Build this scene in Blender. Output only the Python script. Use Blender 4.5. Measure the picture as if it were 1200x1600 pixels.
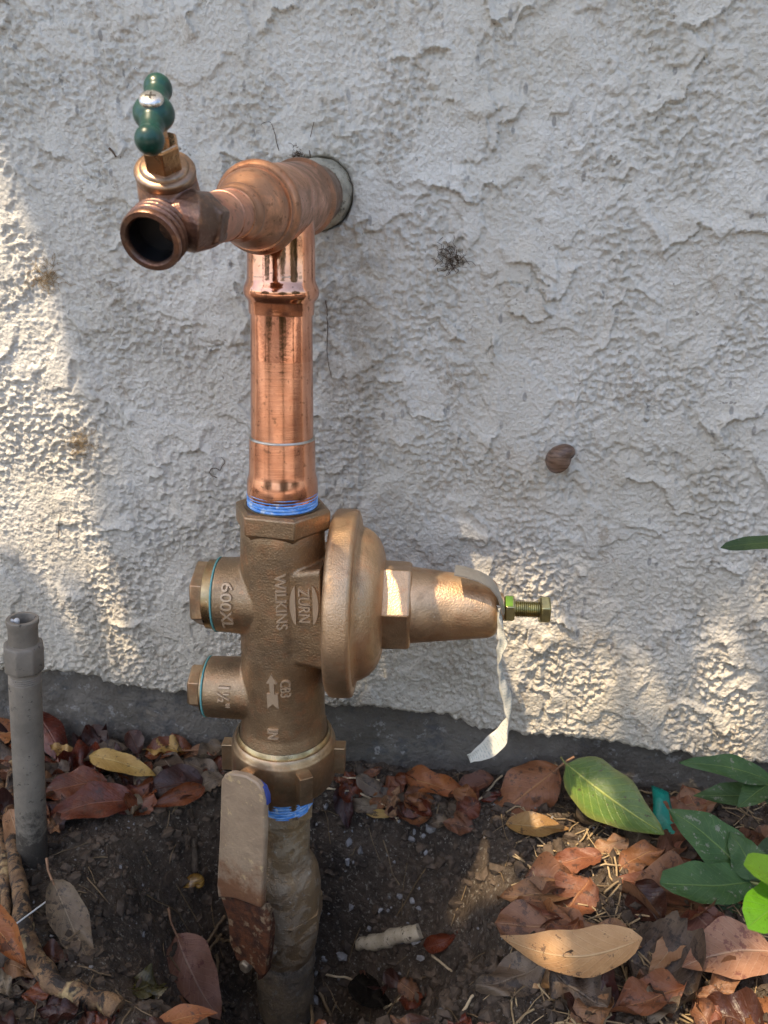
import bpy, math, random
import numpy as np
from mathutils import Vector
from mathutils.bvhtree import BVHTree
R = math.radians
for o in list(bpy.data.objects): bpy.data.objects.remove(o)
scene = bpy.context.scene
COL = scene.collection
rnd = random.Random(7)

# ------------------------------------------------------------------ camera, sky, sun, exposure
FPX = 1202.0                     # focal length in pixels of the 1200x1600 photograph
YAW, PITCH = R(8.0), R(19.0)
D = 0.10                         # the riser stands 10 cm in front of the wall (wall face is y = 0)
fw = np.array([-math.sin(YAW)*math.cos(PITCH), math.cos(YAW)*math.cos(PITCH), -math.sin(PITCH)])
rt = np.array([math.cos(YAW), math.sin(YAW), 0.0])
up = np.cross(rt, fw)
def ray(px, py): return fw + rt*(px-600)/FPX - up*(py-800)/FPX
CAM = np.array([0, -D, 0.0]) - ray(442, 640)*0.51
cam_d = bpy.data.cameras.new('camera'); cam = bpy.data.objects.new('camera', cam_d); COL.objects.link(cam)
cam.location = CAM
cam.rotation_euler = (R(90)-PITCH, 0, YAW)
cam_d.sensor_width = 36; cam_d.lens = FPX/1600*36
cam_d.clip_start = 0.01; cam_d.clip_end = 500
cam_d.dof.use_dof = True; cam_d.dof.focus_distance = 0.50; cam_d.dof.aperture_fstop = 18.0
scene.camera = cam
SUN_AZ, SUN_EL = R(46), R(63)    # azimuth left of the wall's outward normal
SUN = np.array([-math.sin(SUN_AZ)*math.cos(SUN_EL), -math.cos(SUN_AZ)*math.cos(SUN_EL), math.sin(SUN_EL)])
world = bpy.data.worlds.new('World'); scene.world = world; world.use_nodes = True
wn = world.node_tree.nodes; wn.clear()
sky = wn.new('ShaderNodeTexSky'); sky.sky_type = 'NISHITA'; sky.sun_disc = False
sky.air_density = 1.0; sky.dust_density = 2.5; sky.ozone_density = .6; sky.sun_elevation = SUN_EL; sky.sun_rotation = math.atan2(SUN[0], SUN[1])
bgn = wn.new('ShaderNodeBackground'); bgn.inputs['Strength'].default_value = 0.15
wo = wn.new('ShaderNodeOutputWorld')
world.node_tree.links.new(sky.outputs[0], bgn.inputs[0]); world.node_tree.links.new(bgn.outputs[0], wo.inputs[0])
sun_d = bpy.data.lights.new('sun', 'SUN'); sun_d.energy = 3.2; sun_d.angle = R(0.53); sun_d.color = (1.0, 0.80, 0.54)
sun = bpy.data.objects.new('sun', sun_d); COL.objects.link(sun)
sun.rotation_euler = Vector(SUN).to_track_quat('Z', 'Y').to_euler(); sun.location = tuple(SUN*4)
vs = scene.view_settings
vs.view_transform = 'Standard'; vs.look = 'None'; vs.gamma = 1; vs.use_curve_mapping = False; vs.exposure = 1.28

# ------------------------------------------------------------------ geometry helpers
def at_y(px, py, Y):
    d = ray(px, py); return CAM + d*((Y-CAM[1])/d[1])
def at_z(px, py, Z):
    d = ray(px, py); return CAM + d*((Z-CAM[2])/d[2])
def at_d(px, py, depth): return CAM + ray(px, py)*depth
def proj(p):
    v = np.asarray(p)-CAM; z = v@fw
    return 600+FPX*(v@rt)/z, 800-FPX*(v@up)/z, z
def unit(v): v = np.asarray(v, float); return v/np.linalg.norm(v)
def frame(ax, ref=(0, -1, 0.0)):
    ax = unit(ax); ref = np.asarray(ref, float)
    if abs(ax@unit(ref)) > .98: ref = np.array([1., 0, 0])
    e1 = unit(ref-ax*(ref@ax)); return ax, e1, np.cross(ax, e1)

_rs = np.random.RandomState(3)
_perm = np.concatenate([_rs.permutation(256)]*3)
_ang = _rs.rand(256)*2*np.pi; _gx, _gy = np.cos(_ang), np.sin(_ang)
def gn(x, y, seed=0):
    x = np.asarray(x, float)+seed*37.13; y = np.asarray(y, float)+seed*91.7
    xf, yf = np.floor(x), np.floor(y); xi, yi = xf.astype(int) & 255, yf.astype(int) & 255
    fx, fy = x-xf, y-yf
    def g(i, j, dx, dy):
        h = _perm[_perm[(xi+i) & 255]+((yi+j) & 255)]; return _gx[h]*dx+_gy[h]*dy
    u, v = fx*fx*fx*(fx*(fx*6-15)+10), fy*fy*fy*(fy*(fy*6-15)+10)
    a = g(0, 0, fx, fy)*(1-u)+g(1, 0, fx-1, fy)*u; b = g(0, 1, fx, fy-1)*(1-u)+g(1, 1, fx-1, fy-1)*u
    return 1.5*(a*(1-v)+b*v)
def fbm(x, y, o=4, seed=0, gain=.5):
    s = 0; a = 1; t = 0
    for k in range(o):
        s = s+a*gn(x*2**k, y*2**k, seed+k*5); t += a; a *= gain
    return s/t*1.3
def sst(a, b, x):
    t = np.clip((x-a)/(b-a), 0, 1); return t*t*(3-2*t)

def wloc(o):
    p = np.zeros(3)
    while o is not None: p += np.array(o.location); o = o.parent
    return p
def tag(o, label=None, cat=None, group=None, kind=None):
    for k, v in (('label', label), ('category', cat), ('group', group), ('kind', kind)):
        if v: o[k] = v
    return o
def empty(name, loc, label, cat, group=None):
    o = bpy.data.objects.new(name, None); COL.objects.link(o); o.location = loc; o.empty_display_size = .01
    return tag(o, label, cat, group)

class MB:
    def __init__(s): s.v = []; s.f = []; s.m = []; s.uv = {}; s.n = 0; s.mi = 0
    def add(s, V, F, uv=None):
        V = np.asarray(V, float); b = s.n
        s.v.append(V); s.n += len(V)
        for f in F: s.f.append([i+b for i in f]); s.m.append(s.mi)
        if uv is not None:
            for i, t in enumerate(uv): s.uv[b+i] = t
        return s
    def rings(s, Rg, closed=True, cap0=False, cap1=False, uv=None):
        k = len(Rg[0]); F = []
        for i in range(len(Rg)-1):
            for j in range(k if closed else k-1):
                j2 = (j+1) % k; F.append([i*k+j, i*k+j2, (i+1)*k+j2, (i+1)*k+j])
        if cap0: F.append(list(range(k))[::-1])
        if cap1: F.append([(len(Rg)-1)*k+j for j in range(k)])
        return s.add(np.concatenate([np.asarray(r) for r in Rg]), F, uv)
    def lathe(s, prof, org, ax, ref=(0, -1, 0), seg=72, cap0=True, cap1=True, ph=0.0, lump=None):
        ax, e1, e2 = frame(ax, ref); org = np.asarray(org); Rg = []
        for q, r in prof:
            A = [2*math.pi*j/seg+ph for j in range(seg)]
            Rg.append(np.array([org+ax*q+(e1*math.cos(a)+e2*math.sin(a))*(r*(1 if lump is None else lump(q, a))) for a in A]))
        return s.rings(Rg, True, cap0, cap1)
    def tube(s, P, rad, seg=10, cap=True, flat=1.0, ref=(0, 0, 1.)):
        P = [np.asarray(p, float) for p in P]
        if not hasattr(rad, '__len__'): rad = [rad]*len(P)
        Rg = []; t = unit(P[1]-P[0]); _, e1, _ = frame(t, ref)
        for i, p in enumerate(P):
            t = unit(P[min(i+1, len(P)-1)]-P[max(i-1, 0)]); e1 = unit(e1-t*(e1@t)); e2 = np.cross(t, e1)
            Rg.append(np.array([p+(e1*math.cos(2*math.pi*j/seg)*flat+e2*math.sin(2*math.pi*j/seg))*rad[i] for j in range(seg)]))
        return s.rings(Rg, True, cap, cap)
    def box(s, c, a, b, d):
        c, a, b, d = [np.asarray(q, float) for q in (c, a, b, d)]
        V = [c+a*i+b*j+d*k for i in (-1, 1) for j in (-1, 1) for k in (-1, 1)]
        return s.add(V, [[0, 1, 3, 2], [4, 6, 7, 5], [0, 4, 5, 1], [2, 3, 7, 6], [0, 2, 6, 4], [1, 5, 7, 3]])
    def ball(s, c, r, ax=(0, 0, 1.), k=(1, 1, 1), seg=24, rn=14):
        ax, e1, e2 = frame(ax); c = np.asarray(c, float); Rg = []
        for i in range(rn+1):
            t = math.pi*(i/rn)*.996+.006
            Rg.append([c-ax*r*k[2]*math.cos(t)+(e1*math.cos(2*math.pi*j/seg)*k[0]+e2*math.sin(2*math.pi*j/seg)*k[1])*r*math.sin(t) for j in range(seg)])
        return s.rings(Rg, True, True, True)
    def build(s, name, mats, parent=None, smooth=38, origin=None, bevel=0, remesh=0, sm=0, fixn=True):
        V = np.concatenate(s.v)
        if origin is None:
            origin = wloc(parent) if parent is not None else np.array([V[:, 0].mean(), V[:, 1].mean(), V[:, 2].min()])
        me = bpy.data.meshes.new(name); me.from_pydata((V-origin).tolist(), [], s.f)
        if not isinstance(mats, (list, tuple)): mats = [mats]
        for m in mats: me.materials.append(m)
        if len(mats) > 1: me.polygons.foreach_set('material_index', s.m)
        if s.uv:
            ul = me.uv_layers.new(name='UVMap')
            idx = np.zeros(len(me.loops), int); me.loops.foreach_get('vertex_index', idx)
            arr = np.array([s.uv.get(i, (0, 0)) for i in range(s.n)])
            ul.data.foreach_set('uv', arr[idx].ravel())
        if fixn:
            import bmesh
            bm = bmesh.new(); bm.from_mesh(me); bmesh.ops.recalc_face_normals(bm, faces=bm.faces); bm.to_mesh(me); bm.free()
        o = bpy.data.objects.new(name, me); COL.objects.link(o)
        if remesh:
            md = o.modifiers.new('r', 'REMESH'); md.mode = 'VOXEL'; md.voxel_size = remesh
            if sm: m2 = o.modifiers.new('s', 'SMOOTH'); m2.factor = .5; m2.iterations = sm
            bpy.context.view_layer.update()
            ev = o.evaluated_get(bpy.context.evaluated_depsgraph_get())
            me2 = bpy.data.meshes.new_from_object(ev); o.modifiers.clear(); o.data = me2; me = me2
            me.name = name
            if not me.materials:
                for m in mats: me.materials.append(m)
        if smooth:
            me.polygons.foreach_set('use_smooth', [True]*len(me.polygons))
            if smooth < 180: me.set_sharp_from_angle(angle=R(smooth))
        if bevel:
            md = o.modifiers.new('b', 'BEVEL'); md.width = bevel; md.segments = 2; md.limit_method = 'ANGLE'; md.angle_limit = R(35)
        if parent is not None:
            o.parent = parent; o.location = origin-wloc(parent)
        else: o.location = origin
        return o

# ------------------------------------------------------------------ materials
class NT:
    def __init__(s, name):
        s.mat = bpy.data.materials.new(name); s.mat.use_nodes = True; s.t = s.mat.node_tree
        s.b = s.t.nodes['Principled BSDF']; s.out = s.t.nodes['Material Output']; s.co = s.n('ShaderNodeTexCoord')
    def n(s, ty, **kw):
        nd = s.t.nodes.new(ty)
        for k, v in kw.items(): setattr(nd, k, v)
        return nd
    def put(s, sock, v):
        if hasattr(v, 'is_linked') or isinstance(v, bpy.types.NodeSocket): s.t.links.new(v, sock)
        elif isinstance(v, (tuple, list)) and len(v) == 3 and sock.type == 'RGBA': sock.default_value = (*v, 1)
        else: sock.default_value = v
    def vec(s, scale=(1, 1, 1), src='Object'):
        m = s.n('ShaderNodeMapping'); s.put(m.inputs[0], s.co.outputs[src]); m.inputs['Scale'].default_value = scale; return m.outputs[0]
    def noise(s, sc, det=4, ro=.55, vec=None, dist=0, out=0):
        nd = s.n('ShaderNodeTexNoise'); s.put(nd.inputs['Vector'], vec if vec is not None else s.co.outputs['Object'])
        nd.inputs['Scale'].default_value = sc; nd.inputs['Detail'].default_value = det; nd.inputs['Roughness'].default_value = ro; nd.inputs['Distortion'].default_value = dist
        ma = s.n('ShaderNodeMath', operation='MULTIPLY_ADD'); s.put(ma.inputs[0], nd.outputs[out]); ma.inputs[1].default_value = 1.55; ma.inputs[2].default_value = -.275; ma.use_clamp = True
        return ma.outputs[0]
    def vor(s, sc, vec=None, feat='F1', out='Distance'):
        nd = s.n('ShaderNodeTexVoronoi', feature=feat); s.put(nd.inputs['Vector'], vec if vec is not None else s.co.outputs['Object'])
        nd.inputs['Scale'].default_value = sc; return nd.outputs[out]
    def ramp(s, f, stops):
        nd = s.n('ShaderNodeValToRGB'); s.put(nd.inputs[0], f); e = nd.color_ramp.elements
        while len(e) < len(stops): e.new(.5)
        for i, (p, c) in enumerate(stops):
            e[i].position = p; e[i].color = (*c, 1) if hasattr(c, '__len__') else (c, c, c, 1)
        return nd.outputs[0]
    def mix(s, f, a, b, mode='MIX'):
        nd = s.n('ShaderNodeMix', data_type='RGBA', blend_type=mode); s.put(nd.inputs[0], f); s.put(nd.inputs[6], a); s.put(nd.inputs[7], b); return nd.outputs[2]
    def math(s, op, a, b=0.0, c=0.0):
        nd = s.n('ShaderNodeMath', operation=op); s.put(nd.inputs[0], a); s.put(nd.inputs[1], b); s.put(nd.inputs[2], c); return nd.outputs[0]
    def sep(s, v):
        nd = s.n('ShaderNodeSeparateXYZ'); s.put(nd.inputs[0], v); return nd.outputs
    def bump(s, h, st=.5, dist=.001, nrm=None):
        nd = s.n('ShaderNodeBump'); s.put(nd.inputs['Height'], h); nd.inputs['Strength'].default_value = st; nd.inputs['Distance'].default_value = dist
        if nrm is not None: s.put(nd.inputs['Normal'], nrm)
        return nd.outputs[0]
    def set(s, **kw):
        names = dict(col='Base Color', rough='Roughness', metal='Metallic', nrm='Normal', spec='Specular IOR Level', trans='Transmission Weight', sub='Subsurface Weight', coat='Coat Weight', aniso='Anisotropic', ior='IOR')
        for k, v in kw.items(): s.put(s.b.inputs[names[k]], v)
        return s.mat

def m_copper(name, wob=.05, col=(.80, .41, .27), col2=(.64, .29, .175), r0=.10, r1=.28, brush=0, tarn=0.0, tcol=(.30, .19, .13), bstr=.12):
    t = NT(name)
    n1 = t.noise(60, 5, .6); c = t.mix(t.ramp(n1, [(.35, 0), (.7, 1)]), col, col2)
    rg = t.math('MULTIPLY_ADD', t.noise(140, 5, .65), r1-r0, r0)
    fine = t.noise(500, 3)
    if brush:
        st = t.noise(1, 4, .7, t.vec((12, 12, brush))); rg = t.math('ADD', rg, t.math('MULTIPLY', st, .12)); fine = st
        c = t.mix(t.math('MULTIPLY', st, .3), c, (.90, .54, .38))
    if tarn:
        tm = t.ramp(t.noise(38, 6, .7, dist=.6), [(.5-tarn*.28, 0), (.72-tarn*.2, 1)])
        c = t.mix(t.math('MULTIPLY', tm, .8), c, tcol); rg = t.math('ADD', rg, t.math('MULTIPLY', tm, .22))
    sp = t.ramp(t.noise(260, 2), [(.70, 0), (.76, 1)])
    c = t.mix(t.math('MULTIPLY', sp, .55), c, (.18, .10, .06))
    nr = t.bump(t.noise(42, 2), wob, .003, t.bump(fine, bstr*.6, .0005))
    return t.set(col=c, rough=rg, metal=1.0, nrm=nr)
def m_bronze(name, c1=(.47, .30, .17), c2=(.30, .19, .11), grain=620, gb=.5, rough=.42, metal=.92, grey=0.0, spk=.3):
    t = NT(name)
    c = t.mix(t.ramp(t.noise(26, 5, .6), [(.3, 0), (.72, 1)]), c1, c2)
    c = t.mix(t.math('MULTIPLY', t.ramp(t.noise(70, 5, .7), [(.52, 0), (.72, 1)]), .45), c, (.58, .29, .15))
    c = t.mix(t.math('MULTIPLY', t.ramp(t.noise(grain*1.3, 2), [(.56, 0), (.72, 1)]), spk), c, (.66, .48, .31))
    if grey: c = t.mix(t.math('MULTIPLY', t.ramp(t.noise(45, 4, .6), [(.4, 0), (.65, 1)]), grey), c, (.24, .22, .19))
    gm = t.ramp(t.noise(18, 6, .7, dist=.5), [(.52, 0), (.75, 1)])
    c = t.mix(t.math('MULTIPLY', gm, .5), c, (.13, .095, .065))
    ws = t.ramp(t.noise(150, 3, .6), [(.84, 0), (.90, 1)])
    c = t.mix(t.math('MULTIPLY', ws, .6), c, (.62, .56, .47))
    rg = t.math('ADD', t.math('MULTIPLY_ADD', t.noise(90, 4), .25, rough-.1), t.math('MULTIPLY', gm, .12))
    nr = t.bump(t.noise(grain*.3, 3, .5), gb*.16, .0010, t.bump(t.noise(grain*1.2, 3, .55), gb*.75, .0006))
    return t.set(col=c, rough=rg, metal=metal, nrm=nr)
def m_plain(name, c1, c2, sc=40, rough=.6, metal=0.0, bs=300, bst=.25, bd=.0006, spots=None, sp=(.62, .7), **kw):
    t = NT(name)
    c = t.mix(t.ramp(t.noise(sc, 6, .65), [(.32, 0), (.7, 1)]), c1, c2)
    if spots: c = t.mix(t.ramp(t.noise(sc*2.7, 5, .7, dist=.4), [(sp[0], 0), (sp[1], 1)]), c, spots)
    rg = t.math('MULTIPLY_ADD', t.noise(sc*2, 4), .2, rough-.1)
    return t.set(col=c, rough=rg, metal=metal, nrm=t.bump(t.noise(bs, 5, .6), bst, bd), **kw)

def m_leaf(name, c1, c2, vein, spot=(.06, .03, .02), spots=.5, rough=.5, trans=.15, edge=None, vb=1.0, vamt=.8):
    t = NT(name)
    oi = t.n('ShaderNodeObjectInfo')
    u, v, _ = t.sep(t.co.outputs['UV'])
    av = t.math('ABSOLUTE', t.math('SUBTRACT', v, .5))
    off = t.n('ShaderNodeVectorMath', operation='ADD'); t.put(off.inputs[0], t.co.outputs['Object'])
    cx = t.n('ShaderNodeCombineXYZ'); t.put(cx.inputs[0], t.math('MULTIPLY', oi.outputs['Random'], 9.0)); t.put(off.inputs[1], cx.outputs[0]); P = off.outputs[0]
    c = t.mix(t.ramp(t.noise(45, 6, .65, P), [(.3, 0), (.7, 1)]), c1, c2)
    # midrib and lateral veins from the blade's own UV
    mid = t.ramp(av, [(.008, 1), (.03, 0)])
    ph = t.math('FRACT', t.math('MULTIPLY', t.math('SUBTRACT', u, t.math('MULTIPLY', av, .55)), 11.0))
    lat = t.ramp(t.math('ABSOLUTE', t.math('SUBTRACT', ph, .5)), [(.03, 1), (.11, 0)])
    vn = t.math('MAXIMUM', mid, t.math('MULTIPLY', lat, .22))
    c = t.mix(t.math('MULTIPLY', vn, vamt), c, vein)
    sm = t.ramp(t.noise(130, 5, .75, P), [(.66-spots*.14, 0), (.70-spots*.10, 1)])
    c = t.mix(t.math('MULTIPLY', sm, .75), c, spot)
    if edge: c = t.mix(t.math('MULTIPLY', t.ramp(av, [(.36, 0), (.5, 1)]), .7), c, edge)
    hv = t.n('ShaderNodeHueSaturation'); t.put(hv.inputs['Color'], c); t.put(hv.inputs['Value'], t.math('MULTIPLY_ADD', oi.outputs['Random'], .45, .68))
    t.put(hv.inputs['Hue'], t.math('MULTIPLY_ADD', oi.outputs['Random'], .02, .49)); c = hv.outputs[0]
    nr = t.bump(t.math('MULTIPLY', vn, vb), .5, .0012, t.bump(t.noise(160, 5, .65, P), .45, .0015))
    t.set(col=c, rough=t.math('MULTIPLY_ADD', t.noise(90, 3, .5, P), .3, rough-.15), nrm=nr)
    tr = t.n('ShaderNodeBsdfTranslucent'); t.put(tr.inputs[0], c)
    mx = t.n('ShaderNodeMixShader'); mx.inputs[0].default_value = trans
    t.put(mx.inputs[1], t.b.outputs[0]); t.put(mx.inputs[2], tr.outputs[0]); t.put(t.out.inputs[0], mx.outputs[0])
    return t.mat

M = {}
STAIN = (.030, .475)                             # filled from the measured pipe hole: x, height above the soil
def mats():
    # stucco: off-white paint over sand stucco, old grey drip marks, patchy brown soiling with shapes of their own
    t = NT('painted_stucco')
    c = t.mix(t.ramp(t.noise(9, 6, .6), [(.35, 0), (.68, 1)]), (.665, .635, .57), (.585, .55, .475))
    c = t.mix(t.math('MULTIPLY', t.ramp(t.noise(120, 4, .6), [(.55, 0), (.75, 1)]), .3), c, (.70, .675, .615))
    z = t.sep(t.co.outputs['Object'])
    low = t.ramp(t.math('ADD', z[2], t.math('MULTIPLY', t.noise(11, 5, .6), .35)), [(.10, 1), (.50, 0)])
    c = t.mix(t.math('MULTIPLY', low, .75), c, (.53, .455, .335))  # ground's warm bounce light put into the colour, with soil-splash tone
    dm = t.ramp(t.noise(17, 3, .6), [(.5, 0), (.62, 1)])
    dr = t.ramp(t.vor(105, t.vec((1, 1, .42))), [(.13, 1), (.20, 0)])
    c = t.mix(t.math('MULTIPLY', t.math('MULTIPLY', dr, dm), .75), c, (.25, .24, .225))
    dk = t.ramp(t.noise(240, 2, .5), [(.84, 0), (.89, 1)])
    c = t.mix(t.math('MULTIPLY', dk, .6), c, (.17, .14, .11))
    br = t.math('MULTIPLY', t.ramp(t.noise(24, 5, .7), [(.58, 0), (.74, 1)]), t.ramp(t.noise(190, 4, .7), [(.45, 0), (.65, 1)]))
    c = t.mix(t.math('MULTIPLY', br, .55), c, (.30, .22, .14))
    # seepage stain below the pipe hole and soil splashed up from the bed
    dx = t.math('SUBTRACT', z[0], STAIN[0]); dzz = t.math('SUBTRACT', z[2], STAIN[1])
    wid = t.math('MULTIPLY', t.math('POWER', t.math('DIVIDE', dx, .030), 2.0), -1.0)
    g1 = t.math('POWER', 2.718, wid); g2 = t.ramp(t.math('MULTIPLY', dzz, -1.0), [(.0, 0), (.02, 1), (.12, .7), (.26, 0)])
    stn = t.math('MULTIPLY', t.math('MULTIPLY', g1, g2), t.ramp(t.noise(60, 6, .7), [(.35, 0), (.6, 1)]))
    c = t.mix(t.math('MULTIPLY', stn, .75), c, (.25, .20, .14))
    sp1 = t.math('MULTIPLY', t.ramp(t.noise(330, 3, .6), [(.62, 0), (.72, 1)]), t.ramp(z[2], [(.08, 1), (.26, 0)]))
    c = t.mix(t.math('MULTIPLY', sp1, .55), c, (.24, .18, .12))
    nr = t.bump(t.noise(520, 4, .6), .7, .0014, t.bump(t.vor(330), .5, .0016))
    M['stucco'] = t.set(col=c, rough=.62, nrm=nr, spec=.35)
    t = NT('old_concrete')
    c = t.mix(t.ramp(t.noise(16, 6, .65), [(.3, 0), (.7, 1)]), (.105, .090, .072), (.175, .155, .130))
    c = t.mix(t.ramp(t.noise(48, 6, .7), [(.55, 0), (.72, 1)]), c, (.10, .095, .09))
    c = t.mix(t.ramp(t.noise(75, 5, .75), [(.64, 0), (.74, 1)]), c, (.30, .285, .265))
    c = t.mix(t.ramp(t.noise(1, 4, .6, t.vec((26, 26, 3))), [(.80, 0), (.92, 1)]), c, (.055, .042, .032))
    M['concrete'] = t.set(col=c, rough=.85, nrm=t.bump(t.noise(55, 6, .65), .8, .006, t.bump(t.noise(330, 4), .5, .0015)))
    t = NT('dark_wet_soil')
    c = t.mix(t.ramp(t.noise(30, 6, .65), [(.3, 0), (.72, 1)]), (.034, .023, .015), (.100, .070, .046))
    c = t.mix(t.math('MULTIPLY', t.ramp(t.noise(170, 5, .7), [(.56, 0), (.72, 1)]), .7), c, (.15, .12, .088))
    c = t.mix(t.ramp(t.noise(330, 2), [(.70, 0), (.73, 1)]), c, (.22, .19, .15))
    rg = t.ramp(t.noise(22, 4, .6), [(.38, .30), (.6, .9)])
    M['soil'] = t.set(col=c, rough=rg, nrm=t.bump(t.noise(90, 6, .7), .9, .006, t.bump(t.noise(450, 4, .6), .7, .0018)))
    M['clod'] = m_plain('soil_clod', (.037, .025, .016), (.115, .080, .053), 60, .8, bs=400, bst=.6, bd=.001)
    M['pebble'] = m_plain('grey_pebble', (.30, .29, .28), (.16, .15, .145), 130, .75, bs=500)
    M['paving'] = m_plain('path_concrete', (.42, .40, .37), (.33, .31, .28), 6, .85, bs=120, bst=.5, bd=.003)
    M['copper'] = m_copper('polished_copper', r0=.05, r1=.14)
    M['copper_brushed'] = m_copper('brushed_copper', r0=.06, r1=.16, brush=700, bstr=.15)
    M['copper_dull'] = m_copper('handled_copper', wob=.0, col=(.70, .36, .22), col2=(.52, .24, .135), r0=.20, r1=.36, tarn=.55)
    M['copper_matte'] = m_copper('matte_copper', col=(.68, .36, .25), col2=(.58, .28, .185), r0=.38, r1=.52, tarn=.25, tcol=(.40, .26, .20))
    M['solder'] = m_plain('solder', (.62, .60, .55), (.42, .40, .37), 90, .35, 1.0, 400, .4)
    M['bib'] = m_bronze('weathered_brass', (.24, .13, .095), (.14, .082, .066), 520, .35, .36, .9, .25, spk=.10)
    M['bib_bright'] = m_bronze('worn_brass', (.60, .37, .20), (.36, .20, .11), 300, .15, .26, 1.0)
    M['bib_collar'] = m_bronze('dull_brass', (.40, .25, .15), (.22, .14, .10), 300, .25, .34, .95, .4)
    M['green'] = m_plain('green_enamel', (.002, .036, .025), (.004, .050, .034), 120, .34, 0, 200, .12, .0005, spots=(.008, .065, .046), sp=(.66, .72), coat=.1)
    M['steel'] = m_plain('screw_steel', (.75, .73, .70), (.55, .53, .50), 300, .25, 1.0, 600, .2)
    M['bronze'] = m_bronze('cast_bronze', (.47, .325, .195), (.31, .215, .13), 640, .55, .40)
    M['bronze_lit'] = m_bronze('cast_bronze_lit', (.68, .465, .285), (.53, .35, .205), 680, .50, .40)  # paler copy of cast bronze: the bell's brighter light put into colour
    M['bronze_mach'] = m_bronze('machined_bronze', (.58, .41, .25), (.43, .30, .185), 300, .22, .34)
    M['bronze_let'] = m_plain('pale_lettering_bronze', (.56, .41, .27), (.50, .36, .23), 60, .42, .35, 500, .1)  # paler than the body; relief shading of the letters put into colour
    M['brass_nut'] = m_bronze('brass_plug', (.56, .42, .22), (.34, .25, .14), 300, .2, .28, 1.0)
    t = NT('zinc_yellow')
    M['zinc'] = t.set(col=t.mix(t.ramp(t.noise(150, 3), [(.35, 0), (.65, 1)]), (.58, .52, .25), (.42, .38, .20)), rough=.28, metal=1.0, nrm=t.bump(t.noise(500, 3), .15, .0004))
    M['zinc_green'] = m_plain('green_marked_zinc', (.32, .58, .06), (.26, .46, .07), 200, .35, .6, 400, .2)
    M['teal_seal'] = m_plain('teal_seal', (.10, .33, .33), (.16, .40, .38), 200, .5)
    t = NT('blue_thread_tape')
    tp = t.noise(1, 5, .7, t.vec((130, 130, 700)))
    c = t.mix(t.ramp(tp, [(.40, 0), (.62, 1)]), (.05, .26, .75), (.30, .52, .88))
    c = t.mix(t.ramp(t.noise(160, 5, .7), [(.60, 0), (.72, 1)]), c, (.62, .70, .80))
    M['tape'] = t.set(col=c, rough=.35, nrm=t.bump(tp, .5, .0008))
    M['paper'] = None
    t = NT('printed_paper_tag')
    u, v, _ = t.sep(t.co.outputs['UV'])
    ln = t.ramp(t.math('ABSOLUTE', t.math('SUBTRACT', t.math('FRACT', t.math('MULTIPLY', u, 30.0)), .5)), [(.12, 1), (.2, 0)])
    wd = t.ramp(t.noise(1, 2, .5, t.vec((30, 16, 1), 'UV')), [(.47, 0), (.53, 1)])
    mg = t.ramp(t.math('ABSOLUTE', t.math('SUBTRACT', v, .5)), [(.36, 1), (.40, 0)])
    pr = t.math('MULTIPLY', t.math('MULTIPLY', ln, wd), mg)
    c = t.mix(t.ramp(t.noise(60, 4), [(.4, 0), (.7, 1)]), (.52, .51, .45), (.42, .405, .34))
    c = t.mix(t.math('MULTIPLY', pr, .5), c, (.06, .16, .17))
    t.set(col=c, rough=.6, nrm=t.bump(t.noise(160, 4), .4, .001))
    M['paper'] = t.mat
    M['bracket'] = m_plain('dull_steel_strip', (.56, .53, .48), (.44, .41, .37), 60, .42, .9, 300, .2)
    t = NT('mud_crusted_brass')
    c = t.mix(t.ramp(t.noise(30, 6, .65), [(.3, 0), (.7, 1)]), (.46, .305, .155), (.34, .225, .125))
    crust = t.ramp(t.noise(55, 6, .72, dist=.4), [(.46, 0), (.60, 1)])
    c = t.mix(t.math('MULTIPLY', crust, .85), c, (.36, .27, .175))
    c = t.mix(t.ramp(t.noise(120, 5, .7), [(.70, 0), (.78, 1)]), c, (.52, .46, .37))
    c = t.mix(t.ramp(t.noise(24, 5, .7), [(.66, 0), (.80, 1)]), c, (.07, .052, .036))
    M['valve_old'] = t.set(col=c, rough=t.math('MULTIPLY_ADD', crust, .35, .38), metal=t.math('MULTIPLY_ADD', crust, -.4, .45), nrm=t.bump(crust, .5, .0022, t.bump(t.noise(180, 6, .7), .6, .002)))
    t = NT('buried_pipe')
    c = t.mix(t.ramp(t.noise(40, 6, .7), [(.35, 0), (.68, 1)]), (.38, .29, .19), (.21, .175, .135))
    c = t.mix(t.ramp(t.noise(140, 5, .75), [(.6, 0), (.7, 1)]), c, (.36, .32, .26))
    M['pipe_old'] = t.set(col=c, rough=.6, metal=.25, nrm=t.bump(t.noise(130, 6, .7), .9, .003))
    t = NT('tan_dipped_lever')
    c = t.mix(t.ramp(t.noise(35, 6, .65), [(.3, 0), (.7, 1)]), (.40, .285, .185), (.31, .22, .145))
    c = t.mix(t.ramp(t.noise(75, 5, .7), [(.64, 0), (.69, 1)]), c, (.55, .40, .22))
    c = t.mix(t.ramp(t.noise(150, 5, .75), [(.80, 0), (.86, 1)]), c, (.06, .04, .03))
    c = t.mix(t.math('MULTIPLY', t.ramp(t.noise(22, 6, .7), [(.55, 0), (.75, 1)]), .5), c, (.22, .135, .08))
    gz = t.sep(t.co.outputs['Generated'])
    ru = t.ramp(t.math('ADD', gz[2], t.math('MULTIPLY', t.noise(70, 6, .75), .5)), [(.40, 1), (.60, 0)])
    c = t.mix(t.math('MULTIPLY', ru, .85), c, (.17, .065, .026))
    ex = t.math('ABSOLUTE', t.math('SUBTRACT', gz[0], .5)); we = t.ramp(t.math('ADD', ex, t.math('MULTIPLY', t.noise(110, 5, .7), .18)), [(.53, 0), (.60, 1)])
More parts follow.
